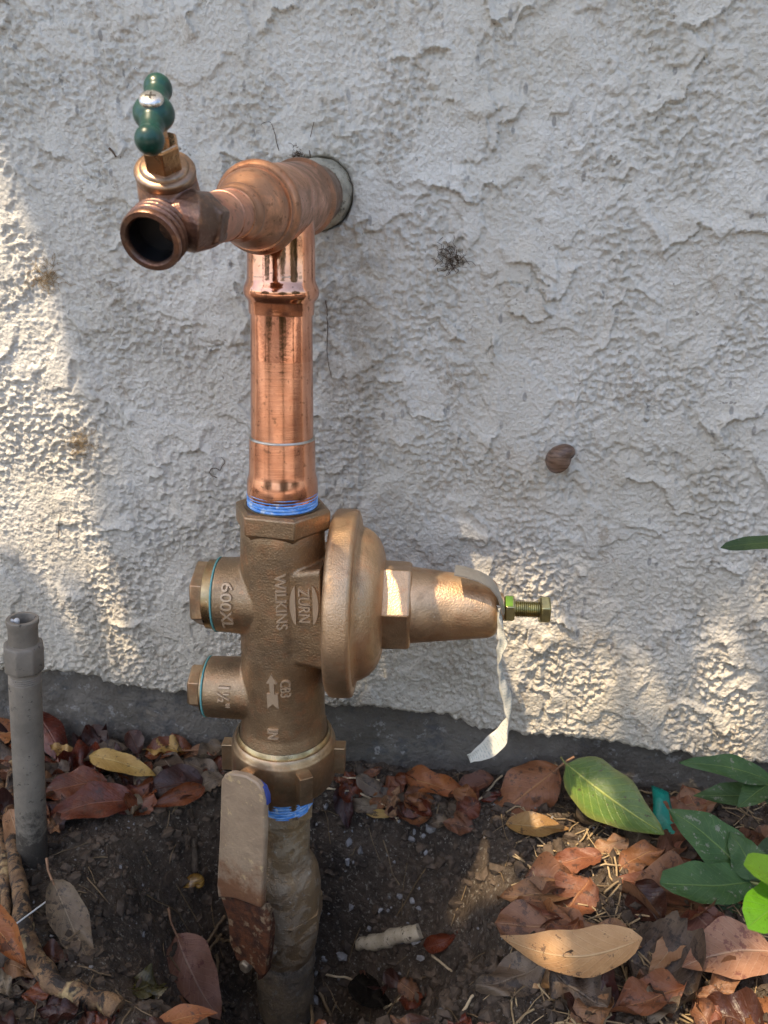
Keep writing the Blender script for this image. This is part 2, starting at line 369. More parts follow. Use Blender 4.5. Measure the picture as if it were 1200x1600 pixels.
    c = t.mix(t.math('MULTIPLY', we, .6), c, (.52, .42, .29))
    M['lever'] = t.set(col=c, rough=.42, nrm=t.bump(t.noise(90, 5, .65), .5, .002))
    t = NT('rust')
    c = t.mix(t.ramp(t.noise(80, 6, .7), [(.35, 0), (.65, 1)]), (.16, .055, .020), (.055, .022, .012))
    c = t.mix(t.ramp(t.noise(55, 5, .7), [(.56, 0), (.66, 1)]), c, (.33, .22, .12))
    M['rust'] = t.set(col=c, rough=.75, metal=.1, nrm=t.bump(t.noise(260, 5, .7), .8, .0015))
    M['bluevinyl'] = m_plain('blue_vinyl', (.03, .06, .26), (.05, .08, .30), 90, .4)
    t = NT('weathered_grey_pvc')
    c = t.mix(t.ramp(t.noise(45, 6, .65), [(.3, 0), (.72, 1)]), (.25, .215, .17), (.175, .15, .118))
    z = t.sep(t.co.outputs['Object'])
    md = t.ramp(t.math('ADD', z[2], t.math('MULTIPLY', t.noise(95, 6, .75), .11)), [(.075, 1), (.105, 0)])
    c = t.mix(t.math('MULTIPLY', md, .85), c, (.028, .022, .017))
    c = t.mix(t.ramp(t.noise(150, 5, .75), [(.67, 0), (.73, 1)]), c, (.05, .042, .035))
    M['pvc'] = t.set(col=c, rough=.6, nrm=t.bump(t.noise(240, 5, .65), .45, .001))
    M['white'] = m_plain('white_plastic', (.72, .71, .69), (.6, .59, .57), 100, .5)
    t = NT('mottled_bark')
    c = t.mix(t.ramp(t.noise(60, 6, .7), [(.35, 0), (.66, 1)]), (.27, .155, .07), (.12, .066, .034))
    c = t.mix(t.ramp(t.noise(95, 6, .75, dist=.7), [(.50, 0), (.56, 1)]), c, (.030, .020, .014))
    c = t.mix(t.ramp(t.noise(40, 4, .6), [(.62, 0), (.72, 1)]), c, (.46, .33, .16))
    M['bark'] = t.set(col=c, rough=.6, nrm=t.bump(t.noise(120, 6, .7), .9, .003))
    M['barkdark'] = m_plain('tree_bark', (.10, .075, .05), (.055, .04, .03), 30, .85, bs=80, bst=.9, bd=.006)
    M['bone'] = m_plain('pale_rotten_wood', (.55, .47, .34), (.40, .33, .22), 90, .7, 0, 250, .5, .001, spots=(.07, .05, .03), sp=(.64, .70))
    M['straw'] = m_plain('dry_straw', (.42, .31, .17), (.26, .175, .09), 60, .7)
    M['straw_pale'] = m_plain('pale_straw', (.60, .48, .31), (.45, .33, .19), 60, .6)
    M['root'] = m_plain('root', (.22, .15, .075), (.13, .085, .045), 90, .6)
    M['moss'] = m_plain('dry_rootlets', (.12, .075, .042), (.055, .035, .022), 90, .85)
    t = NT('snail_shell')
    bd = t.noise(1, 5, .6, t.vec((90, 90, 520)))
    c = t.mix(t.ramp(bd, [(.38, 0), (.62, 1)]), (.095, .052, .032), (.20, .125, .085))
    M['shell'] = t.set(col=c, rough=.38, nrm=t.bump(bd, .3, .0006))
    t = NT('golden_snail_shell')
    bd = t.noise(1, 4, .6, t.vec((60, 60, 420)))
    c = t.mix(t.ramp(bd, [(.40, 0), (.6, 1)]), (.36, .22, .05), (.15, .075, .018))
    M['shell_gold'] = t.set(col=c, rough=.25, nrm=t.bump(bd, .3, .0006))
    M['tealplastic'] = m_plain('teal_plastic', (.008, .20, .155), (.012, .27, .20), 90, .38, 0, 120, .5, .002)
    M['water'] = NT('puddle_water').set(col=(.010, .008, .006), rough=.05, spec=.5)
    M['dark'] = NT('slot_shade').set(col=(.02, .018, .016), rough=.6)  # dark colour stands in for shade inside the screw slots
    M['black'] = NT('shaded_bore').set(col=(.004, .004, .006), rough=.35)  # near-black colour stands in for the shade inside the bore
    M['petiole'] = m_plain('leaf_stem', (.32, .17, .085), (.22, .11, .055), 80, .55)
    M['petiole_g'] = m_plain('green_stem', (.16, .20, .05), (.20, .17, .06), 80, .5)
    L = M['leaf'] = {}
    L['rust'] = m_leaf('rust_leaf', (.275, .105, .045), (.20, .068, .030), (.42, .19, .08), spots=.45)
    L['wet'] = m_leaf('wet_red_leaf', (.185, .048, .020), (.105, .026, .013), (.28, .10, .045), spots=.35, rough=.27)
    L['dark'] = m_leaf('dark_leaf', (.070, .022, .014), (.040, .015, .011), (.11, .045, .025), spots=.3, rough=.33)
    L['tan'] = m_leaf('tan_leaf', (.42, .235, .115), (.33, .165, .075), (.52, .34, .19), spots=.15, rough=.5)
    L['brown'] = m_leaf('brown_leaf', (.27, .125, .060), (.185, .080, .040), (.38, .21, .11), spots=.75)
    L['pink'] = m_leaf('pinkish_leaf', (.30, .145, .09), (.23, .10, .06), (.44, .28, .20), spots=.45, spot=(.13, .035, .03))
    L['yellow'] = m_leaf('ochre_leaf', (.45, .27, .075), (.34, .185, .05), (.55, .38, .15), spots=.5, rough=.45)
    L['orange'] = m_leaf('orange_leaf', (.44, .17, .045), (.32, .105, .03), (.55, .28, .10), spots=.55)
    L['grey'] = m_leaf('grey_brown_leaf', (.19, .135, .085), (.125, .085, .055), (.28, .21, .14), spots=.8, spot=(.03, .022, .018))
    L['olive'] = m_leaf('olive_wet_leaf', (.085, .075, .022), (.05, .045, .016), (.15, .13, .04), spots=.5, rough=.25)
    L['green'] = m_leaf('fallen_green_leaf', (.13, .20, .035), (.085, .15, .028), (.50, .52, .12), spots=.08, rough=.30, edge=(.16, .14, .03), vamt=.75)
    L['dgreen'] = m_leaf('dark_green_leaf', (.050, .105, .024), (.034, .078, .019), (.16, .23, .06), spots=.05, spot=(.2, .2, .15), rough=.55, vamt=.6)
    L['lime'] = m_leaf('young_green_leaf', (.16, .40, .020), (.13, .33, .018), (.25, .45, .06), spots=0, rough=.35, trans=.45, vamt=.4)
    L['tree'] = m_leaf('tree_leaf', (.055, .10, .025), (.04, .075, .02), (.10, .16, .05), spots=.05, rough=.45, trans=.12)
mats()

# ------------------------------------------------------------------ measured axes of the plumbing
def W(x, y, z): return CAM + rt*x + up*y + fw*z
RINGF, RINGB = W(-.0693, .1670, .4227), W(-.0553, .2067, .507)
OUT = unit(RINGF-RINGB)                        # direction of the stub pipe, out of the wall
T = (RINGF+RINGB)/2                            # centre of the tee
P_BOT = at_y(446, 1560, -D)
AXD = unit(P_BOT-T)                            # down the riser
def AX(py):
    lo, hi = -.1, .8
    for _ in range(50):
        m = (lo+hi)/2
        if proj(T+AXD*m)[1] < py: lo = m
        else: hi = m
    return T+AXD*lo
def S(py): return float((AX(py)-T)@AXD)
def RR(py, hw): return hw*proj(AX(py))[2]/FPX
def prof(L): return [(S(p), RR(p, h)) for p, h in L]
ENTRY = T-OUT*(T[1]/OUT[1])                    # where the stub meets the wall face

# ------------------------------------------------------------------ wall
EDGE = [(-900, 1000), (0, 1045), (60, 1046), (115, 1050), (160, 1058), (172, 1068), (215, 1072), (265, 1081), (310, 1078), (420, 1090), (520, 1104), (560, 1101),
        (640, 1110), (700, 1117), (735, 1133), (770, 1141), (860, 1150), (960, 1158), (1010, 1170), (1080, 1178), (1200, 1195), (2200, 1300)]
EP = np.array([at_y(a, b, -.003) for a, b in EDGE])
def edge_z(x): return np.interp(x, EP[:, 0], EP[:, 2]) + .0042*fbm(x*1000/9, x*0+3.3, 4, 9)
Z_SOIL = float(at_y(700, 1214, 0)[2])
def stucco(x, z):                                # x, z in mm -> relief in mm
    wx = x+16*fbm(x/42, z/42, 3, 1); wz = z+14*fbm(x/42, z/42, 3, 2)
    ph = -wz/58+1.25*fbm(wx/75, wz/75, 4, 3)+.07*fbm(x/7, z/7, 3, 8)+x/420
    cell = np.floor(ph); s = ph-cell
    m = sst(0, .32, gn(wx/48+cell*13.7, wz/70+cell*5.1, 4))
    led = 4.2*s**2.6*m
    flat = sst(.25, .6, s)*m
    pl = sst(.18, .225, fbm(wx/58, wz/46, 4, 6)+.05*fbm(x/5, z/5, 2, 7))
    p1 = fbm(x/5.5+.3*gn(x/9, z/9, 3), z/4.6, 2, 11)
    peb = 3.1*np.clip(p1+.18, 0, 1)**.75+1.7*np.abs(fbm(x/2.8, z/2.4, 2, 12))+.5*fbm(x/1.7, z/1.6, 1, 17)
    amp = .45+.85*sst(-.25, .35, fbm(x/85, z/85, 3, 13))
    sm = np.clip(np.maximum(flat, pl*.85), 0, 1)
    h = led+2.4*pl+peb*amp*(1-.80*sm)+1.3*fbm(x/130, z/130, 3, 14)+.22*fbm(x/14, z/14, 3, 15)
    return h
def axis_grid(a, b, step, lo, hi):
    c = list(np.arange(a, b+step/2, step)); g = step; v = c[-1]
    while v < hi: g *= 1.35; v += g; c.append(v)
    g = step; v = a; pre = []
    while v > lo: g *= 1.35; v -= g; pre.append(v)
    return np.array(pre[::-1]+c)
def grid_mesh(name, V, nx, ny, mat, flip=False):
    me = bpy.data.meshes.new(name)
    i = np.arange(nx-1)[None, :]; j = np.arange(ny-1)[:, None]; a = (j*nx+i).ravel()
    F = np.stack([a, a+1, a+nx+1, a+nx], 1)
    if flip: F = F[:, ::-1]
    me.vertices.add(len(V)); me.vertices.foreach_set('co', np.ascontiguousarray(V, dtype=np.float32).ravel())
    me.loops.add(F.size); me.loops.foreach_set('vertex_index', np.ascontiguousarray(F).ravel())
    me.polygons.add(len(F)); me.polygons.foreach_set('loop_start', np.arange(len(F))*4)
    me.update(calc_edges=True); me.polygons.foreach_set('use_smooth', np.ones(len(F), bool))
    me.materials.append(mat); me.validate()
    o = bpy.data.objects.new(name, me); COL.objects.link(o); return o
def make_wall():
    root = empty('house_wall', (0, 0, Z_SOIL), 'rough off-white stucco house wall on a dark concrete footing', 'wall')
    xs = axis_grid(-.36, .41, .00105, -3.0, 3.0); us = axis_grid(0, .65, .00105, 0, 2.9)
    X, U = np.meshgrid(xs, us); ez = edge_z(X); Z = ez+U
    h = stucco(X*1000, Z*1000)
    lip = np.clip(U/.004, 0, 1); h = h*(.25+.75*lip)-1.5*(1-lip)**2
    dd = np.hypot(X-ENTRY[0], Z-ENTRY[2])*1000
    h += 1.6*np.exp(-((dd-33)/6)**2)*(1+.8*gn(X*120, Z*120, 5))-14*(1-sst(22, 27+3*gn(X*60, Z*60, 2), dd))
    Y = -h/1000-.004
    V = np.stack([X, Y, Z], -1)
    back = V[0:1].copy(); back[..., 1] = .013; back[..., 2] += .001
    V = np.concatenate([back, V], 0)
    o = grid_mesh('stucco_skin', V.reshape(-1, 3)-np.array([0, 0, Z_SOIL]), len(xs), len(us)+1, M['stucco'])
    o.parent = root
    # footing
    xs = axis_grid(-.40, .45, .003, -3.0, 3.0); zs = np.arange(Z_SOIL-.14, Z_SOIL+.16, .003)
    X, Z = np.meshgrid(xs, zs)
    Y = .010+.004*fbm(X*14, Z*14, 4, 21)-.0018*np.abs(fbm(X*70, Z*70, 3, 22))
    o = grid_mesh('footing', np.stack([X, Y, Z], -1).reshape(-1, 3)-np.array([0, 0, Z_SOIL]), len(xs), len(zs), M['concrete'])
    o.parent = root
    return root
WALL = make_wall()

# ------------------------------------------------------------------ ground with the pit dug round the valve
PITC = (float(AX(1500)[0])+.030, -.135)
def zg(x, y, fine=True):
    x = np.asarray(x, float); y = np.asarray(y, float)
    e = np.hypot((x-PITC[0])/.165, (y-PITC[1])/.128)+.10*fbm(x*9, y*9, 2, 31)
    z = Z_SOIL-.185*sst(1.06, .22, e)+.010*fbm(x*12, y*12, 3, 32)*sst(.02, .10, -y)
    z = z-.03*sst(-.3, -.9, y)
    if fine: z = z+.0042*fbm(x*55, y*55, 4, 33)+.0022*np.abs(fbm(x*170, y*170, 2, 34))
    return z
def make_ground():
    xs = axis_grid(-.42, .50, .0021, -60, 60); ys = axis_grid(-.46, .012, .0021, -120, .03)
    X, Y = np.meshgrid(xs, ys); Z = zg(X, Y)
    far = sst(.8, 3, np.hypot(X, Y)); Z = Z*(1-far)+(Z_SOIL-.03)*far
    o = grid_mesh('ground', np.stack([X, Y, Z], -1).reshape(-1, 3), len(xs), len(ys), M['soil'])
    tag(o, 'dark damp soil dug out in a pit round the valve', 'soil', kind='structure')
    m = MB(); m.box((0, -1.75, Z_SOIL-.045), (14, 0, 0), (0, .62, 0), (0, 0, .045))  # unseen bright slab added for the copper's reflections
    p = m.build('path', M['paving'], bevel=.008); tag(p, 'unseen pale concrete path added for the copper to reflect', 'path', kind='structure')
make_ground()
HT = np.arange(.25, 1.6, .0012)
def hit(px, py, lift=0.0):
    d = ray(px, py); P = CAM+d[None]*HT[:, None]
    ok = (P[:, 2] <= zg(P[:, 0], P[:, 1])+lift) | (P[:, 1] > .008)
    k = int(np.argmax(ok)) if ok.any() else len(HT)-1
    return CAM+d*((.008-CAM[1])/d[1]) if P[k, 1] > .008 else P[k]
def gnorm(p):
    e = .012; f = lambda a, b: float(zg(a, b, False))
    return unit([-(f(p[0]+e, p[1])-f(p[0]-e, p[1]))/(2*e), -(f(p[0], p[1]+e)-f(p[0], p[1]-e))/(2*e), 1])

# ------------------------------------------------------------------ the tree out of frame whose leaves dapple the light
LIT = [[(-90, 180), (30, 190), (70, 300), (90, 420), (140, 520), (150, 610), (205, 690), (225, 770), (185, 880), (140, 900), (130, 960), (100, 900), (-90, 900)],
       [(135, 850), (190, 850), (255, 1090), (195, 1090)], [(60, 880), (100, 880), (160, 1010), (105, 1010)],
       [(520, 990), (620, 975), (740, 890), (880, 870), (960, 950), (1020, 1040), (1050, 1120), (1050, 1190), (510, 1130)],
       [(740, 1195), (890, 1200), (930, 1330), (860, 1400), (790, 1390), (640, 1370), (660, 1320), (770, 1320)], [(860, 1230), (960, 1260), (1010, 1370), (930, 1450), (850, 1410)], [(820, 1500), (930, 1500), (940, 1580), (840, 1590)],
       [(1075, 1040), (1130, 960), (1240, 930), (1240, 1210), (1080, 1200)]]
def inpoly(x, y, P):
    c = False; j = len(P)-1
    for i in range(len(P)):
        if (P[i][1] > y) != (P[j][1] > y) and x < (P[j][0]-P[i][0])*(y-P[i][1])/(P[j][1]-P[i][1])+P[i][0]: c = not c
        j = i
    return c
def lands(p):                                   # where the sun ray through p ends: wall or soil
    k = p[1]/SUN[1]; q = p-SUN*k
    if q[2] < Z_SOIL: q = p-SUN*((p[2]-Z_SOIL)/SUN[2])
    return q
SHOOT = at_d(1205, 1400, .345)                 # crown leaves are left out on the sun's way to this shoot
def make_tree():
    root = empty('shade_tree', (-1.75, -1.75, Z_SOIL-.03), 'leafy tree outside the picture whose crown dapples the sunlight', 'tree')
    r = random.Random(5); m = MB()
    e1 = unit(np.cross(SUN, [0, 0, 1.])); e2 = np.cross(SUN, e1)
    c0 = np.array([.05, 0, -.05])
    def leaf(p, big=1.0, chk=((-.5, 0), (0, 0), (.5, 0), (0, .45), (0, -.45))):
        l = r.uniform(.045, .075)*big; w = l*r.uniform(.36, .5)
        d = unit(e1*r.uniform(-1, 1)+e2*r.uniform(-1, 1)+SUN*r.uniform(-.5, .2)); nn = unit(SUN+np.array([r.uniform(-.6, .6) for _ in range(3)]))
        s = unit(np.cross(nn, d)); nn = np.cross(d, s)
        jx, jy = r.gauss(0, 42), r.gauss(0, 42)
        for q, k in chk:
            x, y, _ = proj(lands(p+d*l*q+s*w*k))
            if any(inpoly(x+jx, y+jy, P) for P in LIT): return
        w0 = p-SHOOT; w0 = w0-SUN*(w0@SUN)
        if np.linalg.norm(w0) < .075: return
        x, y, z = proj(p)
        if z > 0 and -330 < x < 1530 and -330 < y < 1900: return
        V = []; uv = []
        for q, ww in ((0, .03), (.25, .8), (.55, 1), (.8, .6), (1, .02)):
            for k in (-1, 0, 1):
                V.append(p+d*l*(q-.5)+s*w*.5*ww*k+nn*(.12*w*abs(k)*ww-.2*l*(q-.5)**2)); uv.append((q, .5+.5*k*ww))
        m.add(V, [[3*a_+b_, 3*a_+b_+1, 3*a_+b_+4, 3*a_+b_+3] for a_ in range(4) for b_ in range(2)], uv)
    st = .040
    for layer in range(3):
        for i in range(-22, 23):
            for j in range(-22, 23):
                a = (i+r.uniform(-.6, .6))*st; b = (j+r.uniform(-.6, .6))*st
                if math.hypot(a/.84, b/.80) > 1+.12*r.uniform(-1, 1): continue
                leaf(c0+e1*a+e2*b+SUN*(1.5+.3*layer+r.uniform(0, .3)))
    # smaller leaves added to block stray sun outside the lit outlines
    pts = [at_y(x, y, 0) for x in range(-60, 1261, 14) for y in range(-60, 1160, 14)]+[at_z(x, y, Z_SOIL) for x in range(-60, 1261, 14) for y in range(1170, 1700, 14)]
    pts = [q for q in pts if not any(inpoly(*proj(q)[:2], P) for P in LIT)]
    for it in range(4):
        bv = BVHTree.FromPolygons([Vector(v) for v in np.concatenate(m.v)], m.f)
        for q in pts:
            if bv.ray_cast(Vector(q+SUN*.3), Vector(SUN))[0] is None: leaf(q+SUN*r.uniform(1.5, 2.3), .8 if it < 2 else .5)
    m.build('crown', M['leaf']['tree'], root, fixn=False)
    base = np.array(root.location); top = c0+SUN*2.0
    t = MB(); P = [base, base+np.array([.03, .02, .6]), base+np.array([.10, .12, 1.1]), base*.62+top*.38+np.array([0, 0, .45]), top]
    t.tube(P, [.055, .048, .040, .026, .010], 12); t.build('trunk', M['barkdark'], root)
    for k in range(14):
        a = r.uniform(0, 6.28); q = top*1+0; e = c0+SUN*r.uniform(1.6, 2.2)+e1*math.cos(a)*.7+e2*math.sin(a)*.66
        if any(any(inpoly(*proj(lands(q*(1-f)+e*f))[:2], PP) for PP in LIT) for f in np.linspace(0, 1, 14)): continue
        b = MB(); b.tube([q, q*.5+e*.5+np.array([0, 0, .04]), e], [.009, .006, .002], 6); b.build('branch', M['barkdark'], root)
make_tree()
def make_shrubs():  # unseen shrubs added so the copper reflects dark upright bands
    r = random.Random(11); lib = None
    for x, y, sc, lb in ((-.85, -1.45, 1.0, 'unseen low shrub added for dark reflections, left of the photographer'), (.42, -1.30, .85, 'unseen low shrub added for dark reflections, behind the photographer'), (1.35, -.95, 1.15, 'unseen broad shrub added for dark reflections, right of the photographer')):
        root = empty('reflection_shrub', (x, y, Z_SOIL-.03), lb, 'shrub', 'unseen shrubs added for reflections'); root.scale = (sc, sc, sc)
        if lib is None:
            m = MB()
            for k in range(1500):
                a, b = r.uniform(0, 6.28), math.acos(r.uniform(-.5, 1)); q = r.uniform(.75, 1)
                p = np.array([.36*q*math.sin(b)*math.cos(a), .30*q*math.sin(b)*math.sin(a), .50+.42*q*math.cos(b)])
                n = unit(p-np.array([0, 0, .4])+np.array([r.uniform(-.3, .3) for _ in range(3)])); d = unit(np.cross(n, [r.uniform(-1, 1) for _ in range(3)])); s = np.cross(n, d); l = r.uniform(.05, .09); w = l*.42
                m.add([p-d*l*.5, p-d*l*.1+s*w*.5, p+d*l*.5, p-d*l*.1-s*w*.5], [[0, 1, 2, 3]], [(0, .5), (.4, 1), (1, .5), (.4, 0)])
            c = MB()
            for k in range(7):
                a = k*.9; c.tube([(0, 0, -.02), (.08*math.cos(a), .08*math.sin(a), .3), (.22*math.cos(a), .2*math.sin(a), .72)], [.012, .009, .004], 7)
            lib = (m.build('crown', M['leaf']['tree'], fixn=False, origin=np.zeros(3)), c.build('stems', M['barkdark'], origin=np.zeros(3)))
            parts = lib
        else:
            parts = [o.copy() for o in lib]
            for o in parts: COL.objects.link(o)
        for o in parts: o.parent = root; o.location = (0, 0, 0)
make_shrubs()

# ------------------------------------------------------------------ copper riser, tee and stub
mm = .001
def mmp(L): return [(a*mm, b*mm) for a, b in L]
def ragged(m, k, rows, amp, seed):               # torn edge: slide whole rings' vertices along the riser
    V = m.v[0]
    for r_ in rows:
        a = np.linspace(0, 40, k); V[r_*k:(r_+1)*k] += AXD[None]*(amp*(fbm(a, a*0+2.2, 4, seed, .7)+.6*np.abs(gn(a*3, a*0, seed))))[:, None]
def make_copper():
    c = empty('copper_riser', AX(775), 'shiny copper riser pipe with press tee between regulator and wall', 'pipe')
    m = MB()
    m.lathe(mmp([(-58, 20.8), (-58, 21.6), (-52.5, 21.8), (-51, 22.6), (-49.4, 24.1), (-47, 24.7), (-44.6, 24.1), (-43, 22.7), (-41, 22.4), (0, 22.3), (41, 22.4), (43, 22.7), (44.6, 24.1), (47, 24.7), (49.4, 24.1), (51, 22.6), (52.5, 21.8), (56, 21.6), (56, 20.6)]), T, OUT, seg=128, cap0=False, cap1=False)
    tee = m.build('tee_fitting', M['copper_dull'], c, smooth=60)
    m = MB(); m.lathe(prof([(322, 51.5), (355, 52.5), (375, 53), (436, 53.5), (440, 54.5), (446, 57.2), (450, 58.6), (455, 59.2), (460, 58.6), (464, 57), (469, 53), (472, 51.6), (488, 51), (490, 50.4), (490, 48.6)]), T, AXD, seg=128, cap0=False, cap1=False)
    m.build('tee_branch', M['copper'], tee, smooth=60)
    for s0, a0 in ((424, -.52), (436, .30)):
        pass
    m = MB(); m.lathe(prof([(480, 48.4), (560, 48.4)]), T, AXD, seg=128, cap0=False, cap1=False); m.build('riser_pipe', M['copper'], c)
    m = MB(); m.lathe(prof([(560, 48.45), (690, 48.8)]), T, AXD, seg=128, cap0=False, cap1=False); m.build('sanded_riser_pipe', M['copper_brushed'], c)
    m = MB(); m.lathe(prof([(683, 48.6), (684, 51), (690, 51.4), (733, 51.6), (741, 52.6), (748, 54.6), (756, 55.2), (766, 55.2), (772, 54.6), (776, 53)]), T, AXD, seg=128, cap0=False, cap1=False,
            lump=lambda q, a: 1+.004*math.sin(7*a+q*900)*(1 if q > S(750) else 0)); ragged(m, 128, (8, 9), .0016, 5); m.build('male_adapter', M['copper_brushed'], c, smooth=60)
    m = MB(); m.lathe([(S(683)+x*mm, RR(683, 49.6)+y*mm) for x, y in ((-1.1, -.5), (-.7, .35), (0, .75), (.5, .55))], T, AXD, seg=128, cap0=False, cap1=False, lump=lambda q, a: 1+.006*math.sin(3*a)+.004*math.sin(8*a+1)); m.build('solder_ring', M['solder'], c, smooth=80)
    # blue thread tape, wound with visible thread crests and a ragged upper edge
    P = []; n = 40
    for k in range(n+1):
        f = k/n; P.append((S(765)*(1-f)+S(792)*f, RR(780, 54.2)+.00042*math.sin(f*2*math.pi*5.5)))
    m = MB(); m.lathe(P, T, AXD, seg=128, cap0=False, cap1=False); ragged(m, 128, (0,), .0022, 3); m.build('thread_tape', M['tape'], c, smooth=80)
    # torn copper burrs lapping over the tape
    # reducer, stub
    m = MB(); m.lathe(mmp([(44, 20.7), (57, 20.6), (61, 20.2), (66, 18.2), (72, 14.8), (76, 13.0), (78.4, 12.7), (80, 13.7), (82, 14.4), (84, 14.2), (86, 13.0), (87.4, 12.2), (90, 12.0), (90.2, 11.2)]), T, OUT, seg=96, cap0=False, cap1=False)
    m.build('reducer', M['copper_dull'], c, smooth=60)
    m = MB(); m.lathe(mmp([(80, 11.3), (104, 11.35), (104.3, 11.75), (106, 11.8), (106.4, 11.4), (131, 11.4)]), T, OUT, seg=72, cap0=False, cap1=False); m.build('stub_pipe', M['copper_matte'], c)
    m = MB(); m.lathe(mmp([(-140, 20.3), (-50, 20.3)]), T, OUT, seg=72, cap0=False, cap1=False); m.build('wall_pipe', m_copper('stained_copper', col=(.40, .30, .24), col2=(.30, .22, .18), r0=.35, r1=.5, tarn=.5), c)
    L = float(np.linalg.norm(ENTRY-T))/mm
    m = MB(); m.lathe(mmp([(-L-12, 24.8), (-L+2, 24.6), (-L+8, 24.0), (-L+13, 23.2), (-L+15, 21.5), (-L+15.5, 20)]), T, OUT, seg=96, cap0=False, cap1=False, lump=lambda q, a: 1+.022*math.sin(3*a+q*60)+.012*math.sin(7*a+q*300)+.008*math.sin(13*a))
    m.build('wall_sleeve', m_plain('mortar_sleeve', (.42, .38, .29), (.27, .245, .19), 90, .8, 0, 260, .8, .002, spots=(.10, .085, .06), sp=(.6, .72)), c)
    m = MB()
    a = AX(404); e = unit(np.cross(AXD, OUT)); rr = RR(404, 53.2)
    for k in range(5):
        an = .86+.07*k/4-.035
    m = MB(); st = []
    for (py, a0, a1) in ((431, -.30, -.62), (431, .28, .52)):
        P = []
        for k in range(7):
            an = a0+(a1-a0)*k/6; d = unit(np.array([math.sin(an), -math.cos(an), 0])); P.append(AX(py)+d*(RR(py, 53.6)+.00005))
        m.tube(P, .00022, 6)
    m.build('insertion_mark', M['solder'], tee)
    return c
make_copper()

# ------------------------------------------------------------------ hose bib
def make_bib():
    B = W(-.098, .1267, .3467); O = unit(rt*-.16+up*-.68+fw*-.72); B = W(-.0999, .1152, .328)-O*.0285; FL = W(-.0952, .1477, .335); N = unit(rt*.078+up*.486+fw*-.864)
    b = empty('hose_bib', T+OUT*.120, 'weathered brass hose spigot with green tee handle on the copper stub', 'spigot')
    m = MB()
    I0 = T+OUT*.126; I1 = T+OUT*.140
    m.lathe(mmp([(0, 11.8), (2, 12.7), (10, 13.0), (13, 12.8)]), I0, OUT, seg=6, ph=.3)
    m.tube([I0+OUT*.006, I1, (I1+B)/2, B], [.0124, .0130, .0138, .0142], 28)
    m.ball(B, .0148, N, seg=32, rn=20)
    m.lathe(mmp([(-9, 12.2), (0, 12.4), (5, 12.2), (14.5, 12.0), (15, 11)]), B, O, seg=48)
    nb = unit(FL-B); m.tube([B, B*.5+FL*.5, FL-N*.004, FL], [.0142, .0136, .0130, .0128], 40)
    body = m.build('body', M['bib'], b, remesh=.0005, sm=6, smooth=180)
    # threaded outlet with an open bore
    P = [(7, 12.0), (9, 12.6)]
    for k in range(3): P += [(9.2+3.3*k, 13.4), (9.9+3.3*k, 13.8), (10.6+3.3*k, 13.4), (11.0+3.3*k, 11.6), (12.2+3.3*k, 11.6)]
    P += [(19.2, 13.3), (20.8, 13.5), (21.9, 12.9), (22.0, 10.8), (21.0, 10.0), (19.5, 9.8)]
    P = [(a+6.7, b) for a, b in P]
    m = MB(); m.lathe(mmp(P), B, O, seg=80, cap0=False, cap1=False); m.build('outlet', M['bib'], b, smooth=50)
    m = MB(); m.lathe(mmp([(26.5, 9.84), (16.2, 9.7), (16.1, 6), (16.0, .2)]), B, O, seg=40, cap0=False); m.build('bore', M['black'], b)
    m = MB(); m.lathe(mmp([(-2.5, 12.6), (-1, 13.1), (1.4, 13.2), (2.4, 12.6), (2.6, 10.6), (3.6, 10.2), (4.2, 9.4), (4.4, 6)]), FL, N, seg=72, cap0=False); m.build('bonnet_collar', M['bib_collar'], b, smooth=55)
    m = MB(); m.lathe(mmp([(3.6, 8.0), (4.4, 8.5), (14.4, 8.5), (15.6, 7.8), (15.7, 4.6)]), FL, N, ref=O, seg=6, cap0=False, ph=.42); m.build('packing_nut', M['bib_bright'], b, smooth=20, bevel=.0004)
    m = MB(); m.lathe(mmp([(12, 4), (25, 4)]), FL, N, seg=24); m.build('stem', M['bib_bright'], b)
    HC = FL+N*.0275
    h = unit(-up-N*(-up@N)); sv = np.cross(N, h)
    m = MB()
    m.ball(HC, .0084, N, k=(1, 1, .82), seg=36, rn=20)
    m.tube([HC-h*.016, HC-h*.010, HC, HC+h*.010, HC+h*.016], [.0050, .0046, .0060, .0046, .0050], 20)
    for sgn in (-1, 1): m.ball(HC+h*.0168*sgn, .0059, h, seg=28, rn=16)
    hd = m.build('handle', M['green'], b, remesh=.0004, sm=14, smooth=180)
    m = MB(); m.lathe(mmp([(5.2, 4.9), (6.4, 4.9), (7.2, 4.3), (7.7, 3.0), (7.8, .2)]), HC, N, seg=40, cap0=False); sc = m.build('screw', M['steel'], hd, smooth=60)
    m = MB()
    for q in (h, sv): m.box(HC+N*.00775, q*.0021, np.cross(N, q)*.00035, N*.0002)
    m.build('screw_slot', M['dark'], sc)
    return b
make_bib()

